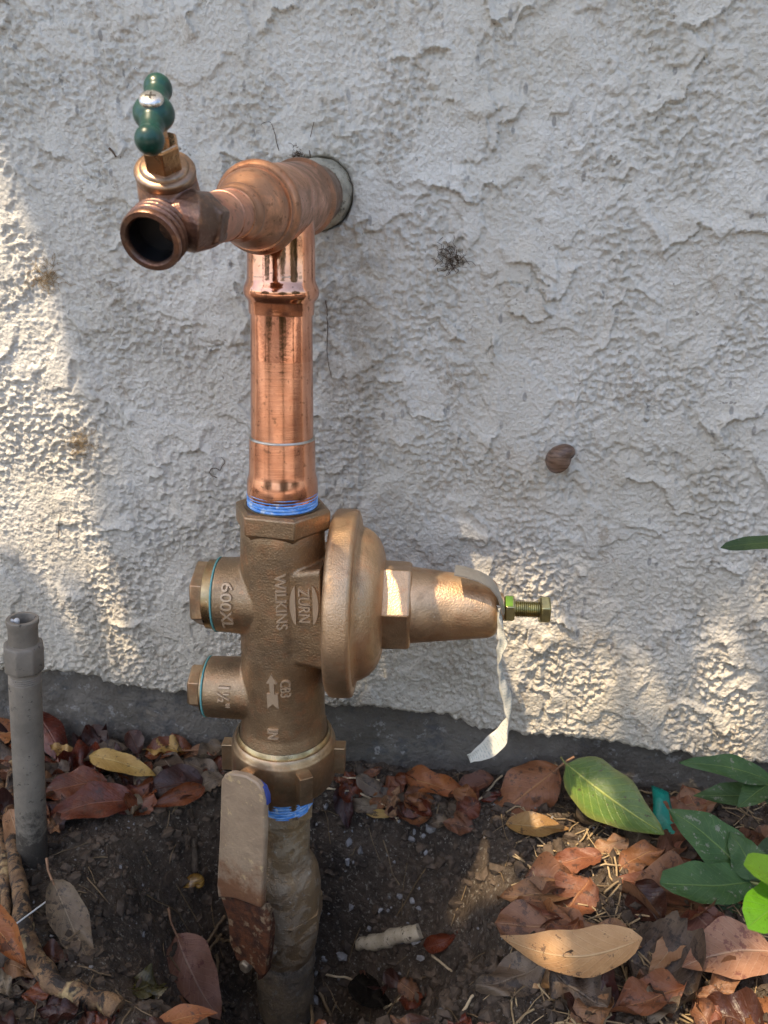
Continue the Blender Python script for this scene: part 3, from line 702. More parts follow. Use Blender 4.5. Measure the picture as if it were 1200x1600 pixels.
# ------------------------------------------------------------------ raised casting marks
def dense(V, F, cuts=2):
    import bmesh
    bm = bmesh.new(); vs_ = [bm.verts.new((*v, 0)) for v in V]
    for f in F:
        try: bm.faces.new([vs_[i] for i in f])
        except ValueError: pass
    bmesh.ops.remove_doubles(bm, verts=bm.verts, dist=1e-6); bmesh.ops.triangulate(bm, faces=bm.faces)
    bmesh.ops.subdivide_edges(bm, edges=bm.edges, cuts=cuts, use_grid_fill=True); bmesh.ops.triangulate(bm, faces=bm.faces)
    bm.verts.index_update(); out = np.array([v.co[:2] for v in bm.verts]), [[v.index for v in f.verts] for f in bm.faces]
    bm.free(); return out
def text2d(s, length, height):
    cu = bpy.data.curves.new('txt', 'FONT'); cu.body = s; cu.resolution_u = 3; cu.offset = .006
    o = bpy.data.objects.new('txt', cu); COL.objects.link(o); bpy.context.view_layer.update()
    me = bpy.data.meshes.new_from_object(o.evaluated_get(bpy.context.evaluated_depsgraph_get()))
    V = np.array([v.co[:] for v in me.vertices]); F = [list(p.vertices) for p in me.polygons]
    bpy.data.objects.remove(o); bpy.data.curves.remove(cu); bpy.data.meshes.remove(me)
    V = V[:, :2]; V, F = dense(V, F); lo, hi = V.min(0), V.max(0); V = (V-(lo+hi)/2)/(hi-lo)*np.array([length, height])
    return V, F
def bvh_of(o):
    dg = bpy.context.evaluated_depsgraph_get(); me = o.data; w = wloc(o)
    return BVHTree.FromPolygons([Vector(np.array(v.co)+w) for v in me.vertices], [tuple(p.vertices) for p in me.polygons])
def emboss(name, V2, F, px, py, bvh, parent, mat, depth=.0020, along=True):
    """2D shape (u reading direction, v letter-up) pressed on a surface: u runs down, v runs to the right."""
    h0 = bvh.ray_cast(Vector(CAM), Vector(unit(ray(px, py))))[0]
    if h0 is None: return
    fr = []; bk = []
    for u, v in V2:
        x, z = (h0.x+v, h0.z-u) if along else (h0.x+u, h0.z+v)
        q = bvh.ray_cast(Vector((x, -.4, z)), Vector((0, 1, 0)))
        y, nrm = (q[0].y, q[1]) if q[0] is not None else (h0.y, Vector((0, -1, 0)))
        fr.append((x, y-depth, z)); bk.append((x, y+.0006, z))
    n = len(V2); ed = {}
    for f in F:
        for i in range(len(f)):
            a, b = f[i], f[(i+1) % len(f)]; ed[(a, b)] = 1
    sides = [[a, b, b+n, a+n] for (a, b) in ed if (b, a) not in ed]
    m = MB(); m.add(fr+bk, [list(f) for f in F]+sides); return m.build(name, mat, parent, smooth=0)

# ------------------------------------------------------------------ pressure regulator
def make_regulator():
    g = empty('pressure_regulator', AX(1215), 'cast bronze pressure regulator with side bonnet and raised lettering', 'valve')
    xh = np.array([math.cos(R(5)), math.sin(R(5)), -.018]); yv = np.array([0, 1., 0]); zv = np.array([0, 0, 1.])
    def X(px, py): return float(at_y(px, py, -D)[0])
    Q = at_y(525, 942, -D); Q[0] = 0; zq = Q[2]
    def dep(px, py): return proj(at_y(px, py, -D))[2]/FPX
    A0 = AX(950); ax0 = np.array([A0[0], -D, zq])
    zu = float(at_y(345, 926, -D)[2]); zl = float(at_y(340, 1069, -D)[2])
    ru, rl = 58*dep(345, 926), 46.5*dep(340, 1069)
    m = MB()
    m.lathe(prof([(800, 62), (830, 65.5), (900, 66), (1010, 65.5), (1060, 64), (1100, 64), (1122, 65), (1136, 68), (1146, 70), (1156, 70)]), T, AXD, seg=96)
    bx0 = A0[0]; bx1 = X(516, 945)
    # flat-faced neck towards the bonnet
    sec = []
    for (hx, hy, hz) in ((bx0-.001, .0292, .0345), (bx0+.012, .0292, .0350), (bx1, .0292, .0385)):
        r = .0035; ring = []
        for cx, cy, a0 in ((1, 1, 0), (-1, 1, 90), (-1, -1, 180), (1, -1, 270)):
            for k in range(5):
                a = R(a0+90*k/4); ring.append(np.array([hx, -D+cx*(hy-r)+r*math.cos(a), zq-.001+cy*(hz-r)+r*math.sin(a)]))
        sec.append(ring)
    m.rings(sec, True, True, True)
    m.lathe([(0, ru*1.04), (bx0-X(380, 926), ru*1.03), (bx0-X(362, 926), ru), (bx0-X(347, 926), ru)], (bx0, -D, zu), -xh, seg=80)
    m.lathe([(0, rl*1.04), (bx0-X(372, 1069), rl*1.02), (bx0-X(331, 1069), rl)], (bx0, -D, zl), -xh, seg=72)
    body = m.build('body', M['bronze'], g, remesh=.0008, sm=9, smooth=180)
    bv = bvh_of(body)
    # hexagonal inlet collar
    h0, h1 = S(788), S(822); rh = RR(800, 77)
    m = MB(); m.lathe([(h0, rh*.80), (h0, rh*.90), (h0+.0016, rh), (h1-.002, rh), (h1, rh*.92), (h1+.003, rh*.84)], T, AXD, seg=6, ph=R(32)); col = m.build('hex_collar', M['bronze'], g, smooth=20, bevel=.0008)
    m = MB(); m.lathe([(h0-.0008, rh*.77), (h0-.0009, rh*.74), (h0+.002, rh*.73)], T, AXD, seg=64, cap0=False, cap1=False); m.build('collar_mouth', M['brass_nut'], col)
    # bonnet: flange, dome, hexagon, bell along +x
    def K(px, py=945): return X(px, py)-bx0
    d = lambda px: dep(px, 947)
    fl0, fl1 = X(519, 945)-bx0, X(557, 945)-bx0
    Rf = 147*d(540)
    o = (bx0, -D, zq)
    m = MB(); m.lathe([(fl0-.001, Rf*.6), (fl0-.0005, Rf*.95), (fl0+.0018, Rf*.992), (fl0+.004, Rf), (fl1-.003, Rf), (fl1-.0008, Rf*.985), (fl1, Rf*.955), (fl1+.0004, Rf*.90)], o, xh, seg=128); m.build('bonnet_flange', M['bronze_lit'], g, smooth=50)
    m = MB(); rd = 118*d(590)
    m.lathe([(fl1-.003, Rf*.93), (fl1+.001, Rf*.88), (fl1+.0022, rd*1.03), (fl1+.006, rd*1.0), (fl1+.0105, rd*.95), (fl1+.0145, rd*.87), (fl1+.0175, rd*.76), (fl1+.019, rd*.66), (fl1+.0195, rd*.5)], o, xh, seg=128); m.build('bonnet_dome', M['bronze_lit'], g, smooth=60)
    hx0, hx1 = X(606, 947)-bx0, X(641, 948)-bx0
    rhx = 72*d(625)
    m = MB(); m.lathe([(hx0-.010, rhx*1.02), (hx1-.0015, rhx*1.0), (hx1, rhx*.96), (hx1+.0006, rhx*.8)], o, xh, ref=(0, -.97, .2), seg=6); m.build('bonnet_hexagon', M['bronze_lit'], g, smooth=20, bevel=.0016)
    b0, b1 = X(638, 948)-bx0, X(778, 957)-bx0
    r0, r1 = 60.5*d(645), 48*d(765)
    Pb = [(b0, r0), (b0+.002, r0)]
    for k in range(1, 9): f = k/8; Pb.append((b0+.002+(b1-b0-.0095)*f, r0+(r1-r0)*f*.98))
    for k in range(1, 8): a = R(90*k/7); Pb.append((b1-.0075+.0075*math.sin(a), r1-.0065+.0065*math.cos(a)))
    Pb += [(b1+.0002, .0115), (b1+.004, .0112), (b1+.0042, .006)]
    m = MB(); m.lathe(Pb, o, xh, seg=112); m.build('bonnet_bell', M['bronze_lit'], g, smooth=60)
    # adjusting screw
    n0, n1, n2, n3 = [X(p, 963)-bx0 for p in (789, 805, 846, 863)]
    dd = dep(820, 963)
    P = []; k = 0; q = n1-.012
    while q < n2: P += [(q, 13.2*dd), (q+.00055, 11.4*dd), (q+.0011, 13.2*dd)]; q += .0014
    scr = MB(); scr.lathe(P, o, xh, seg=40); sc = scr.build('adjusting_screw', M['zinc'], g, smooth=30)
    m = MB(); m.lathe([(n0, 20*dd), (n0+.0008, 23*dd), (n1-.0008, 23*dd), (n1, 20*dd)], o, xh, ref=(0, -.86, .5), seg=6); ln = m.build('lock_nut', M['zinc'], sc, smooth=20, bevel=.0004)
    # green paint mark on the nut's upper flat
    e = unit([0, -.86, .5]); a1 = unit(np.cross(xh, e)); rf = 23*dd
    va = e*rf; vb = (e*math.cos(R(60))-a1*math.sin(R(60)))*rf; 
    if vb[2] < va[2]: vb = (e*math.cos(R(60))+a1*math.sin(R(60)))*rf
    mc = (va+vb)/2; en = unit(mc)
    m = MB(); m.box(np.array(o)+xh*((n0+n1)/2)+mc+en*.0001, xh*((n1-n0)*.36), (vb-va)*.42, en*.0002); m.build('paint_mark', M['zinc_green'], ln)
    m = MB(); m.lathe([(n2, 19*dd), (n2+.0008, 23*dd), (n3-.0012, 23*dd), (n3, 20.5*dd), (n3+.0001, .0005)], o, xh, ref=(0, -.86, .5), seg=6); m.build('screw_head', M['zinc'], sc, smooth=20, bevel=.0004)
    # plugs on the left
    for zc, px0, px1, px2, px3, rr, hexr, pxf in ((zu, 347, 343, 330, 312, ru, 52, 926), (zl, 331, 328, 324, 305, rl, 35, 1069)):
        oo = (bx0, -D, zc); q = [bx0-X(p, pxf) for p in (px0, px1, px2, px3)]; dz = dep(330, pxf)
        p = MB(); p.lathe([(q[0]-.004, rr*.95), (q[1]+.0006, rr*.97), (q[1]+.0007, rr*.93), (q[2]-.0008, rr*.93), (q[2], rr*.88), (q[2]+.0002, rr*.6)], oo, -xh, seg=72); pl = p.build('plug', M['brass_nut'], g, smooth=40)
        s = MB(); s.lathe([(q[0]-.0002, rr*.97), (q[0]+.0001, rr*1.004), (q[0]+.0011, rr*1.004), (q[0]+.0012, rr*.97)], oo, -xh, seg=72); s.build('seal', M['teal_seal'], pl)
        p = MB(); p.lathe([(q[2]-.002, hexr*dz), (q[3]-.0015, hexr*dz), (q[3], hexr*dz*.9), (q[3]+.0001, .001)], oo, -xh, ref=(0, -.8, .6), seg=6); p.build('plug_hexagon', M['bronze_mach'], pl, smooth=20, bevel=.0006)
    # union nut with lugs, tailpiece
    m = MB(); m.lathe(prof([(1143, 71), (1143.5, 74.5), (1147, 77.5), (1150, 78), (1152, 79.5), (1155, 80.5), (1203, 80), (1208, 76), (1209, 60)]), T, AXD, seg=112, cap0=False); un = m.build('union_nut', M['bronze_mach'], g, smooth=35)
    m = MB(); m.lathe(prof([(1137, 69.5), (1141, 72.5), (1144, 73.5), (1147, 73.5)]), T, AXD, seg=112, cap0=False, cap1=False); m.build('union_ring', M['brass_nut'], un, smooth=60)
    ru_ = RR(1175, 81)
    for k in range(6):
        a = R(-41+60*k+8); dv = unit(rt*math.sin(a)-unit(fw*np.array([1, 1, 0]))*math.cos(a)); tv = np.cross(AXD, dv)
        c = AX(1180)+dv*(ru_+.0026); q = MB(); q.box(c, dv*.0050, tv*.0052, AXD*(S(1200)-S(1161))*.5); q.build('lug', M['bronze_mach'], un, smooth=0, bevel=.0006)
    m = MB(); m.lathe(prof([(1200, 62), (1208, 58), (1214, 49), (1238, 46.5)]), T, AXD, seg=8, ph=.2, cap0=False, cap1=False); m.build('tailpiece', M['bronze_mach'], g, smooth=20, bevel=.0008)
    # casting marks
    def txt(s, px, py, l, h): emboss('raised_lettering', *text2d(s, l*mm, h*mm), px, py, bv, g, M['bronze_let'])
    txt('WILKINS', 440, 940, 41, 7.4); txt('ZURN', 476, 945, 25, 8.0); txt('CB3', 447, 1075, 13.5, 7.0); txt('IN', 427, 1146, 7.6, 7.6)
    txt('600XL', 354, 950, 33, 8.2); txt('1\u00bd"', 350, 1089, 15, 9.0)
    ar = np.array([(-14, 0), (-6.5, 4), (-6.5, 1.6), (2, 1.6), (2, 4), (14, 4), (10, 0), (14, -4), (2, -4), (2, -1.6), (-6.5, -1.6), (-6.5, -4)])*mm
    emboss('raised_arrow', *dense(ar, [list(range(12))], 3), 426, 1079, bv, g, M['bronze_let'])
    for px, sg in ((459, -1), (493, 1)):
        P = [(-14.5+29*k/16, sg*(4.0*math.sin(math.pi*k/16)**.6-1.6)) for k in range(17)]+[(14.5, -1.6*sg), (-14.5, -1.6*sg)]
        P = np.array(P)*mm; emboss('emblem_arc', *dense(P, [list(range(len(P)))], 2), px, 945, bv, g, M['bronze_let'])
    return g, zq, bx0, X
REG, ZQ, BX0, XPX = make_regulator()

# ------------------------------------------------------------------ steel strip and paper tag on the adjusting screw
def make_tag():
    P = [(711, 889), (726, 892), (749, 899), (767, 909), (779, 925), (785, 942), (788, 954)]
    C = [at_y(a, b, -D-.004) for a, b in P]
    m = MB(); Rg = []
    for i, c in enumerate(C):
        t = unit(C[min(i+1, len(C)-1)]-C[max(i-1, 0)]); nn = unit(np.cross(t, [0, 1., 0])); nn = nn if nn[2] > 0 else -nn
        w = .0085-.002*max(0, (i-3)/3); y = np.array([0, w, 0]); th = nn*.0005
        sag = -nn*.0006
        Rg.append([c-y+sag*1.2-th, c-y*.5+sag*.3-th, c-th, c+y*.5+sag*.3-th, c+y+sag*1.2-th, c+y+sag*1.2+th, c+y*.5+sag*.3+th, c+th, c-y*.5+sag*.3+th, c-y+sag*1.2+th])
    m.rings(Rg, True, True, True); o = m.build('bent_strip', M['bracket'], smooth=40)
    tag(o, 'bent grey metal strip resting on the end of the bronze bell', 'metal strip')
    # paper strip: centre line, half width in px, twist
    K = [(782, 948, 5, .15), (783, 965, 6, .2), (785, 985, 9, .75), (788, 1000, 11, 1.0), (784, 1018, 10, .7), (782, 1035, 7, .1), (786, 1060, 10, -.55), (793, 1085, 14, -.9), (798, 1108, 13, -.55), (797, 1128, 15, .15), (788, 1150, 24, .55), (768, 1168, 23, .75), (748, 1179, 15, .85), (733, 1185, 5, .9)]
    K = np.array(K); tt = np.linspace(0, len(K)-1, 66); Kc = np.stack([np.interp(tt, range(len(K)), K[:, i]) for i in range(4)], 1)
    ker = np.array([1, 2, 3, 2, 1])/9
    for i in range(4): Kc[2:-2, i] = np.convolve(Kc[:, i], ker, 'valid')
    m = MB(); nv = 7; Rg = []; uv = []
    cc = [at_y(a, b, -D-.007) for a, b, _, _ in Kc]
    for i, (a, b, w, tw) in enumerate(Kc):
        t = unit(cc[min(i+1, 65)]-cc[max(i-1, 0)]); sd = unit(np.cross(t, [0, -1., 0]))
        ang = math.acos(max(-1, min(1, tw))) if abs(tw) < 1 else 0
        hwid = max(w*.66*proj(cc[i])[2]/FPX, .0030)
        dv = sd*tw+np.array([0, 1., 0])*math.sqrt(max(0, 1-tw*tw)); row = []
        for k in range(nv):
            s = k/(nv-1)*2-1; nn = unit(np.cross(dv, t)); row.append(cc[i]+dv*hwid*s+nn*(.0022*s*s+.0006*math.sin(i*.9+s*3))); uv.append((i/65*2.2, k/(nv-1)))
        Rg.append(row)
    m.rings(Rg, False, uv=uv); o = m.build('paper_tag', M['paper'], smooth=180, fixn=False)
    md = o.modifiers.new('s', 'SOLIDIFY'); md.thickness = .0003
    tag(o, 'twisted printed paper strip hanging from the adjusting screw', 'paper tag')
make_tag()

# ------------------------------------------------------------------ buried ball valve with lever
def make_ballvalve():
    v = empty('ball_valve', AX(1590), 'old mud stained ball valve with rusty upright lever half buried in soil', 'valve')
    P = []; n = 30
    for k in range(n+1):
        f = k/n; P.append((S(1230)*(1-f)+S(1251)*f, RR(1240, 45)+.0003*math.sin(f*2*math.pi*5)))
    m = MB(); m.lathe(P, T, AXD, seg=96, cap0=False, cap1=False); m.build('thread_tape', M['tape'], v, smooth=80)
    lum = lambda q, a: 1+.030*float(fbm(a*2.2, q*90, 3, 41))+.008*math.sin(3*a+q*70)
    m = MB(); m.lathe(prof([(1245, 41), (1250, 43), (1266, 43), (1269, 41), (1275, 40), (1333, 39.5), (1341, 42), (1347, 47), (1353, 51), (1362, 54), (1378, 56), (1410, 56), (1424, 55), (1428, 53), (1432, 53.5), (1450, 52.5), (1466, 50), (1478, 46), (1482, 44)]), T, AXD, seg=96, cap0=False, lump=lum)
    m.lathe(prof([(1404, 50), (1405, 60), (1428, 60), (1429, 50)]), T, AXD, seg=8, ph=.35)
    m.lathe(prof([(1247, 40), (1248, 47), (1264, 47), (1265, 40)]), T, AXD, seg=8, ph=.2)
    body = m.build('body', M['valve_old'], v, smooth=40)
    m = MB(); m.lathe(prof([(1476, 44.5), (1484, 46.5), (1500, 46.5), (1504, 44.5)]+[(1508+8*k, 44) for k in range(24)]), T, AXD, seg=80, lump=lambda q, a: 1+.045*float(fbm(a*2.4, q*110, 3, 43))); m.build('supply_pipe', M['pipe_old'], v, smooth=40)
    E0 = at_y(389, 1503, -D-.043); cx = AX(1480); gd = E0-cx; gd[2] = 0; gd = unit(gd)
    c0 = np.array([cx[0], cx[1], E0[2]]); L = float((E0-c0)@gd)
    m = MB(); m.lathe([(0, .014), (L-.018, .013), (L-.012, .0085), (L-.004, .0075)], c0, gd, seg=32); m.build('stem_boss', M['valve_old'], v)
    wv = unit(np.cross(gd, [0, 0, 1.])); wv = wv if wv@rt > 0 else -wv
    zv = np.array([0, 0, 1.])
    def at_plane(px, py, k):          # point of the vertical lever plane (k metres in front of the stem end)
        d = ray(px, py); p0 = E0+gd*k; return CAM+d*(((p0-CAM)@gd)/(d@gd))
    def slab(name, P, k, th, mat, bev, par):
        c = [at_plane(a, b, k) for a, b in P]; n = len(c); m = MB()
        m.add([q-gd*th for q in c]+[q+gd*th for q in c], [list(range(n))[::-1], list(range(n, 2*n))]+[[i, (i+1) % n, (i+1) % n+n, i+n] for i in range(n)])
        return m.build(name, mat, par, smooth=30, bevel=bev)
    grip = slab('lever_grip', [(349, 1216), (354, 1208), (364, 1205), (388, 1210), (404, 1220), (413, 1232), (417, 1250), (417, 1300), (414, 1360), (413, 1410), (412, 1416), (396, 1410), (372, 1401), (344, 1399), (342, 1380), (346, 1310)], .006, .0026, M['lever'], .0013, v)
    lv = slab('lever', [(346, 1396), (372, 1399), (412, 1412), (420, 1428), (424, 1452), (423, 1470), (417, 1520), (407, 1524), (395, 1506), (372, 1498), (361, 1470), (358, 1432)], .002, .0016, M['rust'], .0007, v)
    slab('lever_edge', [(411, 1414), (420, 1428), (424, 1452), (423, 1472), (417, 1521), (409, 1524), (412, 1480), (413, 1440)], -.003, .0055, M['rust'], .0006, lv)
    slab('grip_lining', [(404, 1219), (415, 1229), (420, 1242), (421, 1256), (416, 1254), (413, 1238)], .0045, .0020, M['bluevinyl'], .0004, grip)
    m = MB(); r = 10.5*proj(E0)[2]/FPX; m.lathe([(-.004, r), (.006, r), (.0072, r*.85)], E0, gd, ref=(0, 0, 1), seg=6, ph=.25); m.build('lever_nut', m_plain('grimy_nut', (.34, .29, .21), (.22, .17, .12), 120, .55, .5, 300, .5), lv, smooth=20, bevel=.0006)
    m = MB(); m.lathe([(-.0058, r*1.35), (-.0042, r*1.35), (-.0040, r)], E0, gd, seg=32); m.build('washer', M['rust'], lv)
    return v
make_ballvalve()

# ------------------------------------------------------------------ grey plastic riser on the left
def make_pvc():
    b = hit(51, 1340); t = at_y(35, 966, b[1]+.004); ax = unit(t-b); L = float(np.linalg.norm(t-b)); dz = proj((b+t)/2)[2]/FPX
    g = empty('plastic_riser', b, 'weathered grey plastic riser pipe with threaded coupling standing in the soil', 'pipe')
    r = 23*dz; q = lambda py: L*(1340-py)/(1340-966)
    m = MB(); P = [(-.03, r*1.02), (q(1056), r)]
    for k in range(4): P += [(q(1054)+k*.0016, r*1.0), (q(1054)+k*.0016+.0005, r*.93), (q(1054)+k*.0016+.001, r*.93)]
    P += [(q(1030), r*.97)]
    m.lathe(P, b, ax, seg=56, lump=lambda s, a: 1+.006*math.sin(2*a+s*20)); m.build('pipe', M['pvc'], g, smooth=45)
    m = MB(); m.lathe([(q(1040), r), (q(1037), r*1.22), (q(1034), r*1.27), (q(1005), r*1.27), (q(1001), r*1.2), (q(999), r*.9)], b, ax, seg=8, ph=.2); cp = m.build('coupling', M['pvc'], g, smooth=25, bevel=.0008)
    m = MB(); m.lathe([(q(1004), r*.90), (q(976), r*.90), (q(973), r*.97), (q(967), r*.98), (q(966), r*.94), (q(966), r*.74), (q(968), r*.70), (q(990), r*.68), (q(990), .0002)], b, ax, seg=56, cap0=False); m.build('socket', M['pvc'], g, smooth=35)
    m = MB()
    c = b+ax*(q(968)-.001)-rt*r*.42-fw*r*.1
    for k in range(5): m.ball(c+np.array([.0022*math.sin(k*2.1), .0018*math.cos(k*2.1), .0008*math.sin(k*1.3)]), .0017+.0003*(k % 2), seg=12, rn=8)
    m.build('plug_of_putty', M['white'], g, remesh=.0004, sm=2, smooth=180)
make_pvc()

# ------------------------------------------------------------------ leaves
def blade(m, b, t, w, n, arch=.05, cup=.1, wav=.04, seed=0, tipw=1.0, shape='ovate', tear=0.0, nu=16, nv=8, curl=0.0):
    r = random.Random(seed); L = float(np.linalg.norm(t-b)); d = (t-b)/L; s = unit(np.cross(n, d)); n = np.cross(d, s)
    p1, p2 = r.uniform(0, 6), r.uniform(0, 6); f1 = r.uniform(1.3, 2.6); asy = r.uniform(-.12, .12); bend = r.uniform(-.06, .06)
    V = []; uv = []
    for i in range(nu+1):
        u = i/nu
        if shape == 'ovate': ww = (math.sin(math.pi*min(1, u**.80))**.78)*(1-.25*u) if 0 < u < 1 else .02
        elif shape == 'lance': ww = (math.sin(math.pi*u**.9)**1.0) if 0 < u < 1 else .02
        else: ww = (math.sin(math.pi*u)**.36) if 0 < u < 1 else .05
        ww = max(.012, ww)
        for j in range(nv+1):
            v = j/nv*2-1
            e = 1+asy*v+.05*math.sin(u*17+p1+v*2)+(tear*r.uniform(-.35, .1) if abs(v) == 1 else 0)
            x = v*w*.5*ww*e+bend*L*math.sin(math.pi*u)
            z = arch*L*4*u*(1-u)+cup*w*(abs(v)**1.6)*ww+wav*w*math.sin(f1*6.28*u+p2+v*1.7)*abs(v)+.25*wav*w*math.sin(13*u+5*v+p1)
            z += curl*w*max(0, abs(v)-.4)**2*(1 if v > 0 else .4)
            V.append(b+d*L*u+s*x+n*z); uv.append((u, .5+.5*v))
    k = nv+1
    F = [[i*k+j, i*k+j+1, (i+1)*k+j+1, (i+1)*k+j] for i in range(nu) for j in range(nv)]
    m.add(V, F, uv); return d, s, n
LN = [0]
def litter(base, tip, wpx, mat, label, group=None, face=.35, lift=.002, arch=.06, cup=.12, wav=.05, stem=0, name='dead_leaf', shape='ovate', tear=0.0, roll=0.0, curl=0.0, stemmat=None):
    LN[0] += 1
    p = hit(*base); n = unit(gnorm(p)*(1-face)-unit(ray(*base))*face)
    if roll: n = unit(n+rt*roll)
    d = ray(*tip); den = d@n
    k = ((p-CAM)@n)/den if abs(den) > .08 else np.linalg.norm(p-CAM)
    t = CAM+d*k
    if not .02 < np.linalg.norm(t-p) < .16: t = p+unit(t-p)*min(max(np.linalg.norm(t-p), .02), .14)
    dd = unit(t-p); s = unit(np.cross(n, dd)); a = np.array(proj(p)[:2]); q = np.array(proj(p+s*.01)[:2]); sc = max(np.linalg.norm(q-a), 4)/.01
    w = min(wpx/sc, .075)
    m = MB(); d3, s3, n3 = blade(m, p, t, w, n, arch, cup, wav, LN[0]*13+5, shape=shape, tear=tear, curl=curl)
    V = m.v[0]; pen = zg(V[:, 0], V[:, 1])-V[:, 2]
    sh = min(max(float(np.percentile(pen, 80)), -.012)+lift, .045 if lift > .012 else .022); V[:, 2] += sh
    lowy = V[:, 1].max()
    if lowy > .004: V[:, 1] -= lowy-.004
    pen = zg(V[:, 0], V[:, 1])+.0006-V[:, 2]; V[:, 2] += np.clip(pen, 0, .02)
    o = m.build(name, M['leaf'][mat], smooth=180, fixn=False)
    tag(o, label, 'leaf', group)
    if stem:
        b = V[4].copy(); st = MB(); L = stem*mm
        st.tube([b+d3*.004+n3*.0004, b, b-d3*L*.5+n3*.0015, b-d3*L+n3*.004+s3*L*.12], [.0007, .0009, .0008, .0011], 7)
        st.build('leaf_stem', M[stemmat or 'petiole'], o)
    return o
